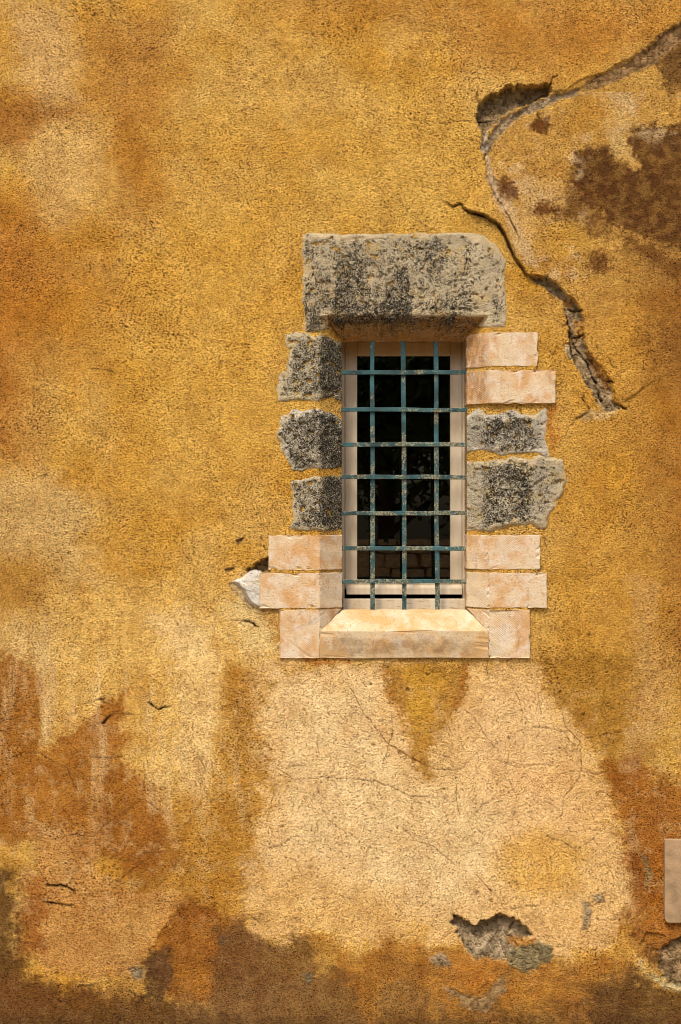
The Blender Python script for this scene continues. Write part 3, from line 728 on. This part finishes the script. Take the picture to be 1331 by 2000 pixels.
# recess the coat a little beside the stones so that joints read
Bdep = splay(PX, PY)
insp = Bdep > 0.0005
Hh[insp] *= 0.45
for (a0, b0, a1, b1_) in ((528, 1108, 668, 1124), (550, 1184, 668, 1194), (915, 1106, 1052, 1124), (915, 1182, 1032, 1194), (915, 712, 1048, 727), (915, 640, 1040, 654)):
    w = window_of([(a0, b0), (a1, b1_)], 0)
    Hh[w] = np.where(Bdep[w] > 0.0005, 0.008, 0.0118) + 0.0015 * fbm(PX[w], PY[w], 8, 2, 91)
Ydep = Bdep - Hh
# brown soffit coat, with the shadow below the lintel lip painted near-black
paint('7A5426', [(632, 612), (950, 612), (920, 655), (660, 655)], .8, 4, 4)
paint('33281A', [(635, 612), (900, 612), (860, 632), (760, 630), (690, 640), (650, 636)], .75, 4, 8, 6)

solid = np.ones((NY - 1, NX - 1), bool)
cx_ = (XS[:-1] + XS[1:]) / 2; cy_ = (YS[:-1] + YS[1:]) / 2
CX, CY = np.meshgrid(cx_, cy_)
solid &= ~((CX > INN[0]) & (CX < INN[2]) & (CY > INN[1]) & (CY < INN[3]))

def grid_mesh(name, PXg, PYg, depth, cells, attrs):
    ny, nx = PXg.shape
    co = np.empty((ny, nx, 3), np.float32)
    co[..., 0] = (PXg - 665.5) / S; co[..., 1] = depth; co[..., 2] = ZC + (1000 - PYg) / S
    idx = np.arange(ny * nx).reshape(ny, nx)
    q = np.stack([idx[:-1, :-1], idx[1:, :-1], idx[1:, 1:], idx[:-1, 1:]], -1)[cells]
    used = np.zeros(ny * nx, bool); used[q.ravel()] = True
    remap = np.cumsum(used) - 1
    q = remap[q]
    co = co.reshape(-1, 3)[used]
    me = bpy.data.meshes.new(name)
    me.vertices.add(len(co)); me.vertices.foreach_set('co', co.ravel())
    me.loops.add(q.size); me.loops.foreach_set('vertex_index', q.ravel().astype(np.int32))
    me.polygons.add(len(q))
    me.polygons.foreach_set('loop_start', np.arange(0, q.size, 4, dtype=np.int32))
    me.polygons.foreach_set('use_smooth', np.ones(len(q), bool))
    me.update(calc_edges=True)
    for k, v in attrs.items():
        if v.ndim == 3:
            a = me.attributes.new(k, 'FLOAT_COLOR', 'POINT')
            c4 = np.ones((ny * nx, 4), np.float32); c4[:, :3] = v.reshape(-1, 3)
            a.data.foreach_set('color', c4[used].ravel())
        else:
            a = me.attributes.new(k, 'FLOAT', 'POINT')
            a.data.foreach_set('value', v.reshape(-1)[used].astype(np.float32))
    return me

# the outer rim turns back to give the wall its thickness
Ydep[0, :] = 0.5; Ydep[-1, :] = 0.5; Ydep[:, 0] = 0.5; Ydep[:, -1] = 0.5
wall = empty('house_wall', (0, 0, 0))
wall['label'] = 'weathered ochre plastered house wall with stone-framed barred window'
wall['category'] = 'wall'
wall['kind'] = 'thing'
me = grid_mesh('plaster', PX, PY, Ydep, solid, {'pigment': np.clip(rgb * ALB, 0, 1), 'bare': bare, 'smoothness': smoo})
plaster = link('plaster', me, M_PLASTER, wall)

# straight reveal behind the splay
def reveal():
    bm = bmesh.new()
    a, b, c, d = (INN[0], INN[1]), (INN[2], INN[1]), (INN[2], INN[3]), (INN[0], INN[3])
    ring = []
    for (x, y) in (a, b, c, d):
        ring.append((bm.verts.new(P0(x, y, SPL - 0.004)), bm.verts.new(P0(x, y, 0.50))))
    for i in range(4):
        p, q = ring[i], ring[(i + 1) % 4]
        bm.faces.new((p[0], p[1], q[1], q[0]))
    bmesh.ops.subdivide_edges(bm, edges=bm.edges[:], cuts=3, use_grid_fill=True)
    me = bpy.data.meshes.new('reveal'); bm.to_mesh(me); bm.free()
    at = me.attributes.new('pigment', 'FLOAT_COLOR', 'POINT')
    c = alb('C9A878'); at.data.foreach_set('color', list(c) * len(me.vertices))
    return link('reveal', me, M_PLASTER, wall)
reveal()

# ------------------------------------------------------------------ old stones (rough relief following the splay)
def old_stone(name, poly, proud, rough, tint, lichen, rimtint='D8C49C', rimw=9, jag=4, seed=0, pits=0.5, label=None, rnd=10, lich_fn=None):
    st = 1.7
    xs = [p[0] for p in poly]; ys = [p[1] for p in poly]
    gx = np.arange(min(xs) - 8, max(xs) + 8, st, dtype=np.float32); gy = np.arange(min(ys) - 8, max(ys) + 8, st, dtype=np.float32)
    if gx[-1] > INN[0] > gx[0] and max(xs) <= INN[0] + 3:
        gx = gx[gx < INN[0] - 0.8]; gx = np.append(gx, np.float32(INN[0]))
    if gx[0] < INN[2] < gx[-1] and min(xs) >= INN[2] - 4:
        gx = gx[gx > INN[2] + 0.8]; gx = np.insert(gx, 0, np.float32(INN[2]))
    X, Y = np.meshgrid(gx, gy)
    jx = fbm(X, Y, 30, 4, 200 + seed, .6); jy = fbm(X, Y, 30, 4, 230 + seed, .6)
    pol = [(x - 20 if x <= INN[2] + 1 and min(xs) > 800 else x + 20 if x >= INN[0] - 1 and max(xs) < 700 else x, y) for x, y in poly]
    d = sdf_poly(X + jx * jag * 2, Y + jy * jag * 2, pol)
    prof = 1 - (1 - np.clip(d / rnd, 0, 1)) ** 2
    h = proud * prof + np.where(d < 0, d * 0.003, 0) + 0.0035 + 0.002 * fbm(X, Y, 18, 3, 290 + seed)
    r = fbm(X, Y, 26, 5, 300 + seed, .65) + 0.5 * fbm(X, Y, 7, 3, 330 + seed, .6)
    pn = fbm(X, Y, 13, 3, 350 + seed, .6)
    h = h + rough * r * np.clip((d + 3) / 8, 0, 1) - pits * 0.014 * sstep(0.18, 0.42, pn) * np.clip(d / 6, 0, 1)
    B = splay(X, Y)
    dep = B - h
    rim = (0.75 * (1 - sstep(rimw * 0.2, rimw, d + jx * 16 + 8 * np.clip(pn, -.5, .5))))[..., None]
    gain = 1.3 if tint == 'FFFAF2' else 1.0
    col = lin(tint) * (1 - rim) + lin(rimtint) * rim
    tone = (1 + 0.35 * fbm(X, Y, 60, 3, 370 + seed))[..., None]
    L = lichen * (1 - 0.8 * rim[..., 0]) + 0.35 * fbm(X, Y, 50, 4, 380 + seed)
    if lich_fn is not None:
        L = L + lich_fn(X, Y)
    cells = (d[:-1, :-1] > -5) & (d[1:, 1:] > -5) & (d[1:, :-1] > -5) & (d[:-1, 1:] > -5)
    me = grid_mesh(name, X, Y, dep, cells, {'pigment': np.clip(col * tone * ALB * gain, 0, 1), 'lichen': np.clip(L, 0, 1)})
    o = link(name, me, M_OLD, wall)
    if label: o['label'] = label
    return o

LINTEL = [(591, 462), (604, 457), (700, 458), (800, 456), (905, 456), (946, 462), (972, 484), (988, 508), (984, 555), (989, 600), (986, 641), (962, 643), (940, 634), (948, 618), (800, 616), (700, 617), (637, 616), (642, 640), (620, 647), (597, 645), (593, 560)]
def lintel_l(X, Y):
    return 0.35 * sstep(-0.1, 0.3, fbm(X, Y * 0.35, 60, 3, 501)) - 0.35 * sstep(860, 940, X) - 0.2 * (1 - sstep(470, 490, Y)) + 0.25 * sstep(575, 612, Y) * (X < 900)
old_stone('lintel', LINTEL, 0.005, 0.006, 'E6D4B0', 0.47, 'FFE8BC', 14, 3, 1, .7, 'rough grey limestone lintel over the window opening', 7, lintel_l)
# soffit of the lintel: ochre, pitted, with the lip's shadow painted black along the top
old_stone('soffit', [(640, 619), (946, 619), (914, 659), (668, 659)], 0.006, 0.006, 'C48E44', 0.46, 'B47A32', 3, 1.5, 2, .8, 'ochre underside of the lintel, painted with shadow under its front lip', 5,
          lambda X, Y: 0.5 * (1 - sstep(620, 640, Y)) * (X < 890) - 0.15 * sstep(636, 655, Y))
left_l = lambda X, Y: 0.45 * sstep(618, 640, X)
old_stone('stone', [(557, 656), (575, 652), (600, 653), (640, 658), (669, 676), (669, 782), (640, 776), (610, 781), (546, 780), (544, 735), (562, 722), (565, 690), (560, 670)], 0.005, 0.009, 'D8CBAE', 0.62, 'FFEEC4', 14, 5, 3, .9, 'rough grey lichened stone just below the lintel, left jamb', 8, left_l)
old_stone('stone', [(552, 815), (580, 802), (625, 797), (656, 812), (669, 850), (669, 910), (640, 914), (570, 917), (552, 880), (543, 850)], 0.008, 0.010, 'D2C8B2', 0.68, 'FFF6E4', 13, 5, 4, .8, 'rounded dark grey stone, middle of the left jamb', 12, left_l)
old_stone('stone', [(572, 940), (600, 935), (640, 931), (669, 930), (669, 1036), (620, 1034), (570, 1036), (574, 985)], 0.005, 0.009, 'D6CAAE', 0.62, 'F8E6BC', 9, 4, 5, .7, 'grey stone resting above the cream blocks, left jamb', 8, left_l)
right_l = lambda X, Y: -0.5 * (1 - sstep(936, 948, X)) - 0.4 * sstep(1030, 1050, X)
old_stone('stone', [(914, 818), (935, 800), (950, 812), (985, 810), (1002, 803), (1020, 812), (1045, 812), (1066, 798), (1066, 850), (1072, 890), (1045, 882), (990, 887), (950, 878), (914, 886)], 0.005, 0.010, 'D4CAB6', 0.72, 'FFF6E6', 11, 4, 6, .9, 'grey lichened stone under the cream blocks, right jamb', 7, right_l)
old_stone('stone', [(914, 903), (950, 903), (1000, 896), (1060, 894), (1080, 893), (1101, 898), (1105, 935), (1094, 968), (1075, 1005), (1060, 1030), (1020, 1022), (960, 1034), (914, 1036)], 0.007, 0.010, 'D8CCB2', 0.72, 'FFE8BC', 17, 5, 7, .8, 'largest grey stone bulging to the right, right jamb', 8, right_l)

# ------------------------------------------------------------------ cream blocks
random.seed(5)
def finish(bm, name, mat, parent, bev=0.003, seg=2, wob=0.0012, cut=0.05, label=None):
    bmesh.ops.recalc_face_normals(bm, faces=bm.faces[:])
    bmesh.ops.bevel(bm, geom=[e for e in bm.edges if len(e.link_faces) == 2 and e.calc_face_angle(0) > 0.3], offset=bev, segments=seg, profile=0.6, affect='EDGES')
    if cut:
        long = [e for e in bm.edges if e.calc_length() > cut]
        bmesh.ops.subdivide_edges(bm, edges=long, cuts=9, use_grid_fill=True)
        for v in bm.verts:
            v.co += Vector((random.uniform(-1, 1), random.uniform(-.3, .3), random.uniform(-1, 1))) * wob * 0.7
            n = Vector((math.sin(v.co.z * 71 + v.co.x * 13), math.sin(v.co.x * 53 + v.co.z * 31), math.sin(v.co.x * 67 + 1.3 + v.co.y * 40)))
            v.co += n * wob
        fr_v = [v for v in bm.verts if v.co.y < -0.004]
        if fr_v and name in ('stone', 'sill'):
            xa, xb = min(v.co.x for v in fr_v), max(v.co.x for v in fr_v); za, zb = min(v.co.z for v in fr_v), max(v.co.z for v in fr_v)
            for v in fr_v:
                ex = min(v.co.x - xa, xb - v.co.x); ez = min(v.co.z - za, zb - v.co.z)
                if min(ex, ez) < 0.006 and random.random() < 0.16:
                    c = random.uniform(0.002, 0.006)
                    if ex < 0.006: v.co.x += c if v.co.x - xa < xb - v.co.x else -c
                    if ez < 0.006: v.co.z += c if v.co.z - za < zb - v.co.z else -c
                    v.co.y += c
    me = bpy.data.meshes.new(name); bm.to_mesh(me); bm.free()
    for p in me.polygons: p.use_smooth = False
    o = link(name, me, mat, parent)
    if label: o['label'] = label
    return o

PR = 0.013
def hull_solid(front, back):
    """front / back: equal lists of points in ring order"""
    bm = bmesh.new()
    f = [bm.verts.new(v) for v in front]; b = [bm.verts.new(v) for v in back]
    n = len(f)
    bm.faces.new(f); bm.faces.new(b[::-1])
    for i in range(n):
        bm.faces.new((f[i], b[i], b[(i + 1) % n], f[(i + 1) % n]))
    return bm

def jamb_block(x_out, y0, y1, side, label=None, wobx=0, pr=PR):
    """plan outline (px, depth) extruded in height"""
    if side < 0:
        xs = [(x_out, -pr), (OUT[0], -pr - 0.0015), (INN[0] + 0.6, SPL - pr), (INN[0] + 0.6, 0.24), (x_out, 0.24)]
    else:
        xs = [(x_out, -pr), (OUT[2], -pr - 0.0015), (INN[2] - 0.6, SPL - pr), (INN[2] - 0.6, 0.24), (x_out, 0.24)]
    top = [P0(x, y0, d) for x, d in xs]; bot = [P0(x, y1, d) for x, d in xs]
    return finish(hull_solid(top, bot), 'stone', M_NEW, wall, label=label)

jamb_block(525, 1045.5, 1113, -1, 'upper cream block with diagonal tooling, left jamb')
jamb_block(507, 1119, 1188, -1, 'longest cream block, left jamb')
jamb_block(1050, 650, 716, 1, 'short cream block under the lintel, right jamb')
jamb_block(1085, 723, 788, 1, 'orange-blotched cream block above the grey stone, right jamb')
jamb_block(1055, 1045, 1112, 1, 'cream block with scratched slashes, right jamb')
jamb_block(1068, 1118.5, 1187, 1, 'cream block just above the sill, right jamb')
# rough white tail of the long left block
old_stone('stone', [(456, 1134), (474, 1128), (486, 1119), (510, 1119), (510, 1186), (500, 1184), (488, 1170), (474, 1152), (466, 1140)], 0.012, 0.006, 'FFFAF2', 0.0, 'F0E8DC', 6, 3, 9, .3, 'rough white broken stone tail beside the long cream block', 4)

# sill: three stones
def sill_parts():
    y0, ym, y1, yi = 1190.5, OUT[3], 1285, INN[3]
    p = PR
    fr = [P0(OUT[0] + .4, ym, -p), P0(OUT[2] - .4, ym, -p), P0(OUT[2] - .4, y1, -p), P0(OUT[0] + .4, y1, -p)]
    bm = bmesh.new()
    F = [bm.verts.new(v) for v in fr]
    I = [bm.verts.new(P0(INN[0] + .6, yi - 2, SPL - p)), bm.verts.new(P0(INN[2] - .6, yi - 2, SPL - p))]
    R = [bm.verts.new(P0(INN[0] + .6, yi - 2, .24)), bm.verts.new(P0(INN[2] - .6, yi - 2, .24))]
    K = [bm.verts.new(P0(INN[0] + .6, y1, .24)), bm.verts.new(P0(INN[2] - .6, y1, .24))]
    bm.faces.new((F[0], F[1], F[2], F[3])); bm.faces.new((F[0], I[0], I[1], F[1])); bm.faces.new((I[0], R[0], R[1], I[1]))
    bm.faces.new((R[0], K[0], K[1], R[1])); bm.faces.new((F[3], F[2], K[1], K[0]))
    bm.faces.new((F[0], F[3], K[0], R[0], I[0])); bm.faces.new((F[1], I[1], R[1], K[1], F[2]))
    finish(bm, 'sill', M_SILL, wall, bev=0.0025, label='sloping cream stone sill with grey run-off stain')
    for sgn, xo, xa, xi in ((-1, 547, OUT[0] - .4, INN[0] - .8), (1, 1035, OUT[2] + .4, INN[2] + .8)):
        bm = bmesh.new()
        a = bm.verts.new(P0(xo, y0, -p)); b = bm.verts.new(P0(xa, y0, -p)); c = bm.verts.new(P0(xa, ym, -p)); d = bm.verts.new(P0(xa, y1, -p)); e = bm.verts.new(P0(xo, y1, -p))
        f = bm.verts.new(P0(xi, y0, SPL - p)); g = bm.verts.new(P0(xi, yi - 4, SPL - p))
        ra = bm.verts.new(P0(xo, y0, .2)); rd = bm.verts.new(P0(xa, y1, .2)); re = bm.verts.new(P0(xo, y1, .2)); rf = bm.verts.new(P0(xi, y0, .2)); rg = bm.verts.new(P0(xi, yi - 4, .2))
        bm.faces.new((a, b, c, d, e)); bm.faces.new((b, f, g, c)); bm.faces.new((a, ra, rf, f, b)); bm.faces.new((f, rf, rg, g))
        bm.faces.new((c, g, rg, rd, d)); bm.faces.new((e, d, rd, re)); bm.faces.new((a, e, re, ra)); bm.faces.new((ra, re, rd, rg, rf))
        finish(bm, 'stone', M_NEW, wall, bev=0.0025, label='cream end block of the sill, %s end' % ('left' if sgn < 0 else 'right'))
sill_parts()

# slab let into the wall at the lower right
def slab():
    pts = []
    x0, y0, x1, y1, r = 1297, 1638, 1430, 1800, 9
    for cx, cy, a0, rr in ((x0 + 2, y0 + 2, 180, 2), (x1 - r, y0 + r, 270, r), (x1 - r, y1 - r, 0, r), (x0 + r, y1 - r, 90, r)):
        for k in range(5):
            a = math.radians(a0 + k * 22.5)
            pts.append((cx + rr * math.cos(a), cy + rr * math.sin(a)))
    bm = hull_solid([P0(x, y, -0.026) for x, y in pts], [P0(x, y, 0.06) for x, y in pts])
    finish(bm, 'slab', M_SLAB, wall, bev=0.003, cut=0, label='plain beige stone slab let into the wall')
slab()

# ------------------------------------------------------------------ window
def box(name, x0, y0, x1, y1, d0, d1, mat, parent, bev=0.003, label=None):
    """seen rectangle (at its own depth d0) from depth d0 to d1"""
    a, b = W(x0, y0, d0), W(x1, y1, d0)
    bm = bmesh.new()
    f = [bm.verts.new(v) for v in ((a.x, d0, a.z), (b.x, d0, a.z), (b.x, d0, b.z), (a.x, d0, b.z))]
    k = [bm.verts.new(v) for v in ((a.x, d1, a.z), (b.x, d1, a.z), (b.x, d1, b.z), (a.x, d1, b.z))]
    bm.faces.new(f); bm.faces.new(k[::-1])
    for i in range(4):
        bm.faces.new((f[i], k[i], k[(i + 1) % 4], f[(i + 1) % 4]))
    return finish(bm, name, mat, parent, bev=bev, cut=0, label=label)

win = empty('window', W(790, 1190, .2), wall)
wi = win.matrix_basis.inverted()
def under(o, parent, inv):
    o.matrix_parent_inverse = inv
    return o
FD = 0.235
for args in (('frame', 664, 652, 673.5, 1194, FD, FD + .06), ('frame', 903.8, 652, 912, 1194, FD, FD + .06), ('frame', 673.5, 652, 904, 666.5, FD, FD + .06)):
    under(box(*args, M_PAINT, win), win, wi)
for args in (('stile', 674, 667, 698, 1150, FD + .012, FD + .055), ('stile', 880, 667, 903.5, 1150, FD + .012, FD + .055)):
    under(box(*args, M_PAINT, win, .004), win, wi)
for args in (('bead', 676, 668, 678, 1149, FD + .009, FD + .02), ('bead', 900, 668, 902, 1149, FD + .009, FD + .02)):
    under(box(*args, M_PAINT, win, .0015), win, wi)
under(box('rail', 698, 668, 880, 695, FD + .014, FD + .055, M_PAINT, win, .004, ), win, wi)
under(box('rail', 698, 1132, 880, 1150, FD + .016, FD + .055, M_PAINT, win, .004), win, wi)
def prism(name, x0, x1, prof, mat, bev=.002):
    """profile of (py, depth) points run from x0 to x1"""
    L = [W(x0, y, d) for y, d in prof]; R = [W(x1, y, d) for y, d in prof]
    k = prof[0][1]
    for v in L: v.x = W(x0, 0, k).x
    for v in R: v.x = W(x1, 0, k).x
    return finish(hull_solid(L, R), name, mat, win, bev=bev, cut=0)
under(prism('weather_bar', 677, 902, [(1143, FD + .01), (1150, FD - .016), (1161, FD - .024), (1161, FD + .012)], M_PAINT), win, wi)
under(prism('frame', 670, 909, [(1168, FD + .01), (1170, FD - .03), (1190.5, FD - .034), (1192, FD + .05), (1168, FD + .05)], M_PAINT, .003), win, wi)
pa, pb = W(690, 688, FD + .035), W(888, 1140, FD + .035)
bm = bmesh.new()
fr_ = [bm.verts.new((x, FD + .035, z)) for x, z in ((pa.x, pa.z), (pb.x, pa.z), (pb.x, pb.z), (pa.x, pb.z))]
bk_ = [bm.verts.new((x, FD + .039, z)) for x, z in ((pa.x, pa.z), (pb.x, pa.z), (pb.x, pb.z), (pa.x, pb.z))]
bm.faces.new(fr_); bm.faces.new(bk_[::-1])
for i in range(4): bm.faces.new((fr_[i], bk_[i], bk_[(i + 1) % 4], fr_[(i + 1) % 4]))
bmesh.ops.recalc_face_normals(bm, faces=bm.faces[:])
me = bpy.data.meshes.new('pane'); bm.to_mesh(me); bm.free()
under(link('pane', me, M_GLASS, win), win, wi)

# ------------------------------------------------------------------ iron grille
gr = empty('grille', W(790, 1194, .1), wall)
gr['label'] = 'flaking blue iron grille of three upright and seven level bars'
gi = gr.matrix_basis.inverted()
def bar(p0, p1, wid, d0, th, seed, name='bar'):
    n = 28
    rs = np.random.RandomState(seed)
    wob = np.interp(np.linspace(0, 1, n + 1), np.linspace(0, 1, 7), rs.uniform(-1, 1, 7)) * 0.0018
    wv = 1 + np.interp(np.linspace(0, 1, n + 1), np.linspace(0, 1, 12), rs.uniform(-1, 1, 12)) * 0.07
    bm = bmesh.new(); rings = []
    horiz = abs(p1.x - p0.x) > abs(p1.z - p0.z)
    for i in range(n + 1):
        c = p0.lerp(p1, i / n); h = wid / 2 * wv[i]; e = min(0.0016, th * .3)
        sec = [(-h + e, 0), (h - e, 0), (h, e), (h, th), (-h, th), (-h, e)]
        r = []
        for u, v in sec:
            u += wob[i]
            r.append(bm.verts.new((c.x, d0 + v, c.z + u) if horiz else (c.x + u, d0 + v, c.z)))
        rings.append(r)
    for a, b in zip(rings[:-1], rings[1:]):
        for k in range(6):
            bm.faces.new((a[k], a[(k + 1) % 6], b[(k + 1) % 6], b[k]))
    bm.faces.new(rings[0]); bm.faces.new(rings[-1][::-1])
    bmesh.ops.recalc_face_normals(bm, faces=bm.faces[:])
    me = bpy.data.meshes.new(name); bm.to_mesh(me); bm.free()
    return under(link(name, me, M_IRON, gr), gr, gi)
GD = 0.098
for i, (xt, xb) in enumerate(((727.5, 728.8), (788.5, 790.8), (852, 854.5))):
    bar(W(xt, 655, GD + .010), W(xb, 1195, GD + .010), 0.0225, GD + .010, .012, 10 + i)
for i, y in enumerate((727.5, 800, 868.5, 931, 1002.5, 1070.5, 1136)):
    bar(W(664, y, GD), W(917, y + (.8 if i % 2 else -.5), GD), 0.021, GD, .0098, 30 + i)

# ------------------------------------------------------------------ room behind the window
def simple(name, verts, faces, mat, kind=None):
    me = bpy.data.meshes.new(name); me.from_pydata(verts, [], faces); me.update()
    o = link(name, me, mat)
    if kind: o['kind'] = kind
    return o
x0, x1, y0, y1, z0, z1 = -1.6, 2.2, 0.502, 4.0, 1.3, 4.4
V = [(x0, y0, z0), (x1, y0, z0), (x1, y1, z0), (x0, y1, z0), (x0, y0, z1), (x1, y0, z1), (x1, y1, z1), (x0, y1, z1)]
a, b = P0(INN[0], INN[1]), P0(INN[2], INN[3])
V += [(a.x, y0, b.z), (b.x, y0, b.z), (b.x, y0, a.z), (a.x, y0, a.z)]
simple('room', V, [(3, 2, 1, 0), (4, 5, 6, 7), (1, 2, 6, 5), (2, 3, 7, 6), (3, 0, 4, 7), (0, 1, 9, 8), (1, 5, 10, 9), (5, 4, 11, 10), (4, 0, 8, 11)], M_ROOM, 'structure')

# ------------------------------------------------------------------ ground and what stands across the lane (seen in the pane)
simple('ground', [(-80, -120, 0), (80, -120, 0), (80, 60, 0), (-80, 60, 0)], [(0, 1, 2, 3)], M_GROUND, 'structure')

def garden_wall():
    root = empty('garden_wall', (0, -14.3, 0))
    root['label'] = 'low brown rubble wall across the lane under the tree'; root['category'] = 'wall'; root['kind'] = 'thing'
    rs = random.Random(3)
    me0 = []
    for k in range(4):
        bm = bmesh.new(); bmesh.ops.create_cube(bm, size=1)
        for v in bm.verts: v.co += Vector((rs.uniform(-.08, .08), rs.uniform(-.1, .1), rs.uniform(-.08, .08)))
        bmesh.ops.bevel(bm, geom=bm.edges[:], offset=.07, segments=1, affect='EDGES')
        me = bpy.data.meshes.new('stone'); bm.to_mesh(me); bm.free(); me.materials.append(M_RUBBLE); me0.append(me)
    core = bpy.data.meshes.new('core')
    core.from_pydata([(x, y, z) for z in (0, 2.25) for y in (-.2, .12) for x in (-9, 9)], [], [(0, 2, 3, 1), (4, 5, 7, 6), (0, 1, 5, 4), (2, 6, 7, 3), (0, 4, 6, 2), (1, 3, 7, 5)])
    o = link('core', core, M_RUBBLE, root)
    n = 0
    z = 0.0
    while z < 2.3:
        h = rs.uniform(.16, .24); x = -1.6
        while x < 3.6:
            w = rs.uniform(.22, .5)
            o = bpy.data.objects.new('stone', rs.choice(me0)); COL.objects.link(o); o.parent = root
            o.location = (x + w / 2, .14, z + h / 2); o.scale = (w * .94, rs.uniform(.14, .22), h * .92)
            x += w; n += 1
        z += h
garden_wall()

def tree(x, y, hgt, rad, seed, label):
    rs = random.Random(seed); root = empty('broadleaf_tree', (x, y, 0)); root['label'] = label; root['category'] = 'tree'; root['group'] = 'trees across the lane'
    bm = bmesh.new()
    def limb(p, q, r0, r1):
        d = (q - p).normalized(); u = d.orthogonal().normalized(); v = d.cross(u)
        A = [bm.verts.new(p + (u * math.cos(k * 1.047) + v * math.sin(k * 1.047)) * r0) for k in range(6)]
        B = [bm.verts.new(q + (u * math.cos(k * 1.047) + v * math.sin(k * 1.047)) * r1) for k in range(6)]
        for k in range(6): bm.faces.new((A[k], A[(k + 1) % 6], B[(k + 1) % 6], B[k]))
    top = Vector((.15, 0, hgt * .45)); limb(Vector((0, 0, -.1)), top, .16, .12)
    tips = []
    for k in range(11):
        a = k * 2.4; q = top + Vector((math.cos(a) * rad * .6, math.sin(a) * rad * .6, rs.uniform(.0, .45) * hgt)); limb(top - Vector((0, 0, rs.uniform(0, .8))), q, .07, .02); tips.append(q)
        for j in range(3):
            q2 = q + Vector((rs.uniform(-1, 1), rs.uniform(-1, 1), rs.uniform(-.6, .8))); limb(q, q2, .02, .006)
    me = bpy.data.meshes.new('trunk'); bm.to_mesh(me); bm.free(); link('trunk', me, M_BARK, root)
    vs = []; fs = []
    for k in range(15000):
        t = rs.choice(tips) if rs.random() < .6 else Vector((0, 0, hgt * .68))
        g = 0.9 if t in tips else 1.5
        c = t + Vector((rs.gauss(0, .55 * g), rs.gauss(0, .55 * g), rs.gauss(0, .5 * g)))
        u = Vector((rs.gauss(0, 1), rs.gauss(0, 1), rs.gauss(0, 1))).normalized(); w = u.orthogonal().normalized(); s = rs.uniform(.06, .12)
        i = len(vs); vs += [c - u * s, c + w * s * .4, c + u * s, c - w * s * .4]; fs.append((i, i + 1, i + 2, i + 3))
    me = bpy.data.meshes.new('crown'); me.from_pydata([tuple(v) for v in vs], [], fs); link('crown', me, M_LEAF, root)
tree(0.55, -15.6, 7.0, 2.4, 1, 'dark leafy tree with slim trunk behind the rubble wall')
tree(-3.6, -16.5, 6.5, 2.4, 2, 'leafy tree left of the slim one across the lane')
tree(4.4, -16.6, 7.2, 2.6, 3, 'leafy tree right of the slim one across the lane')
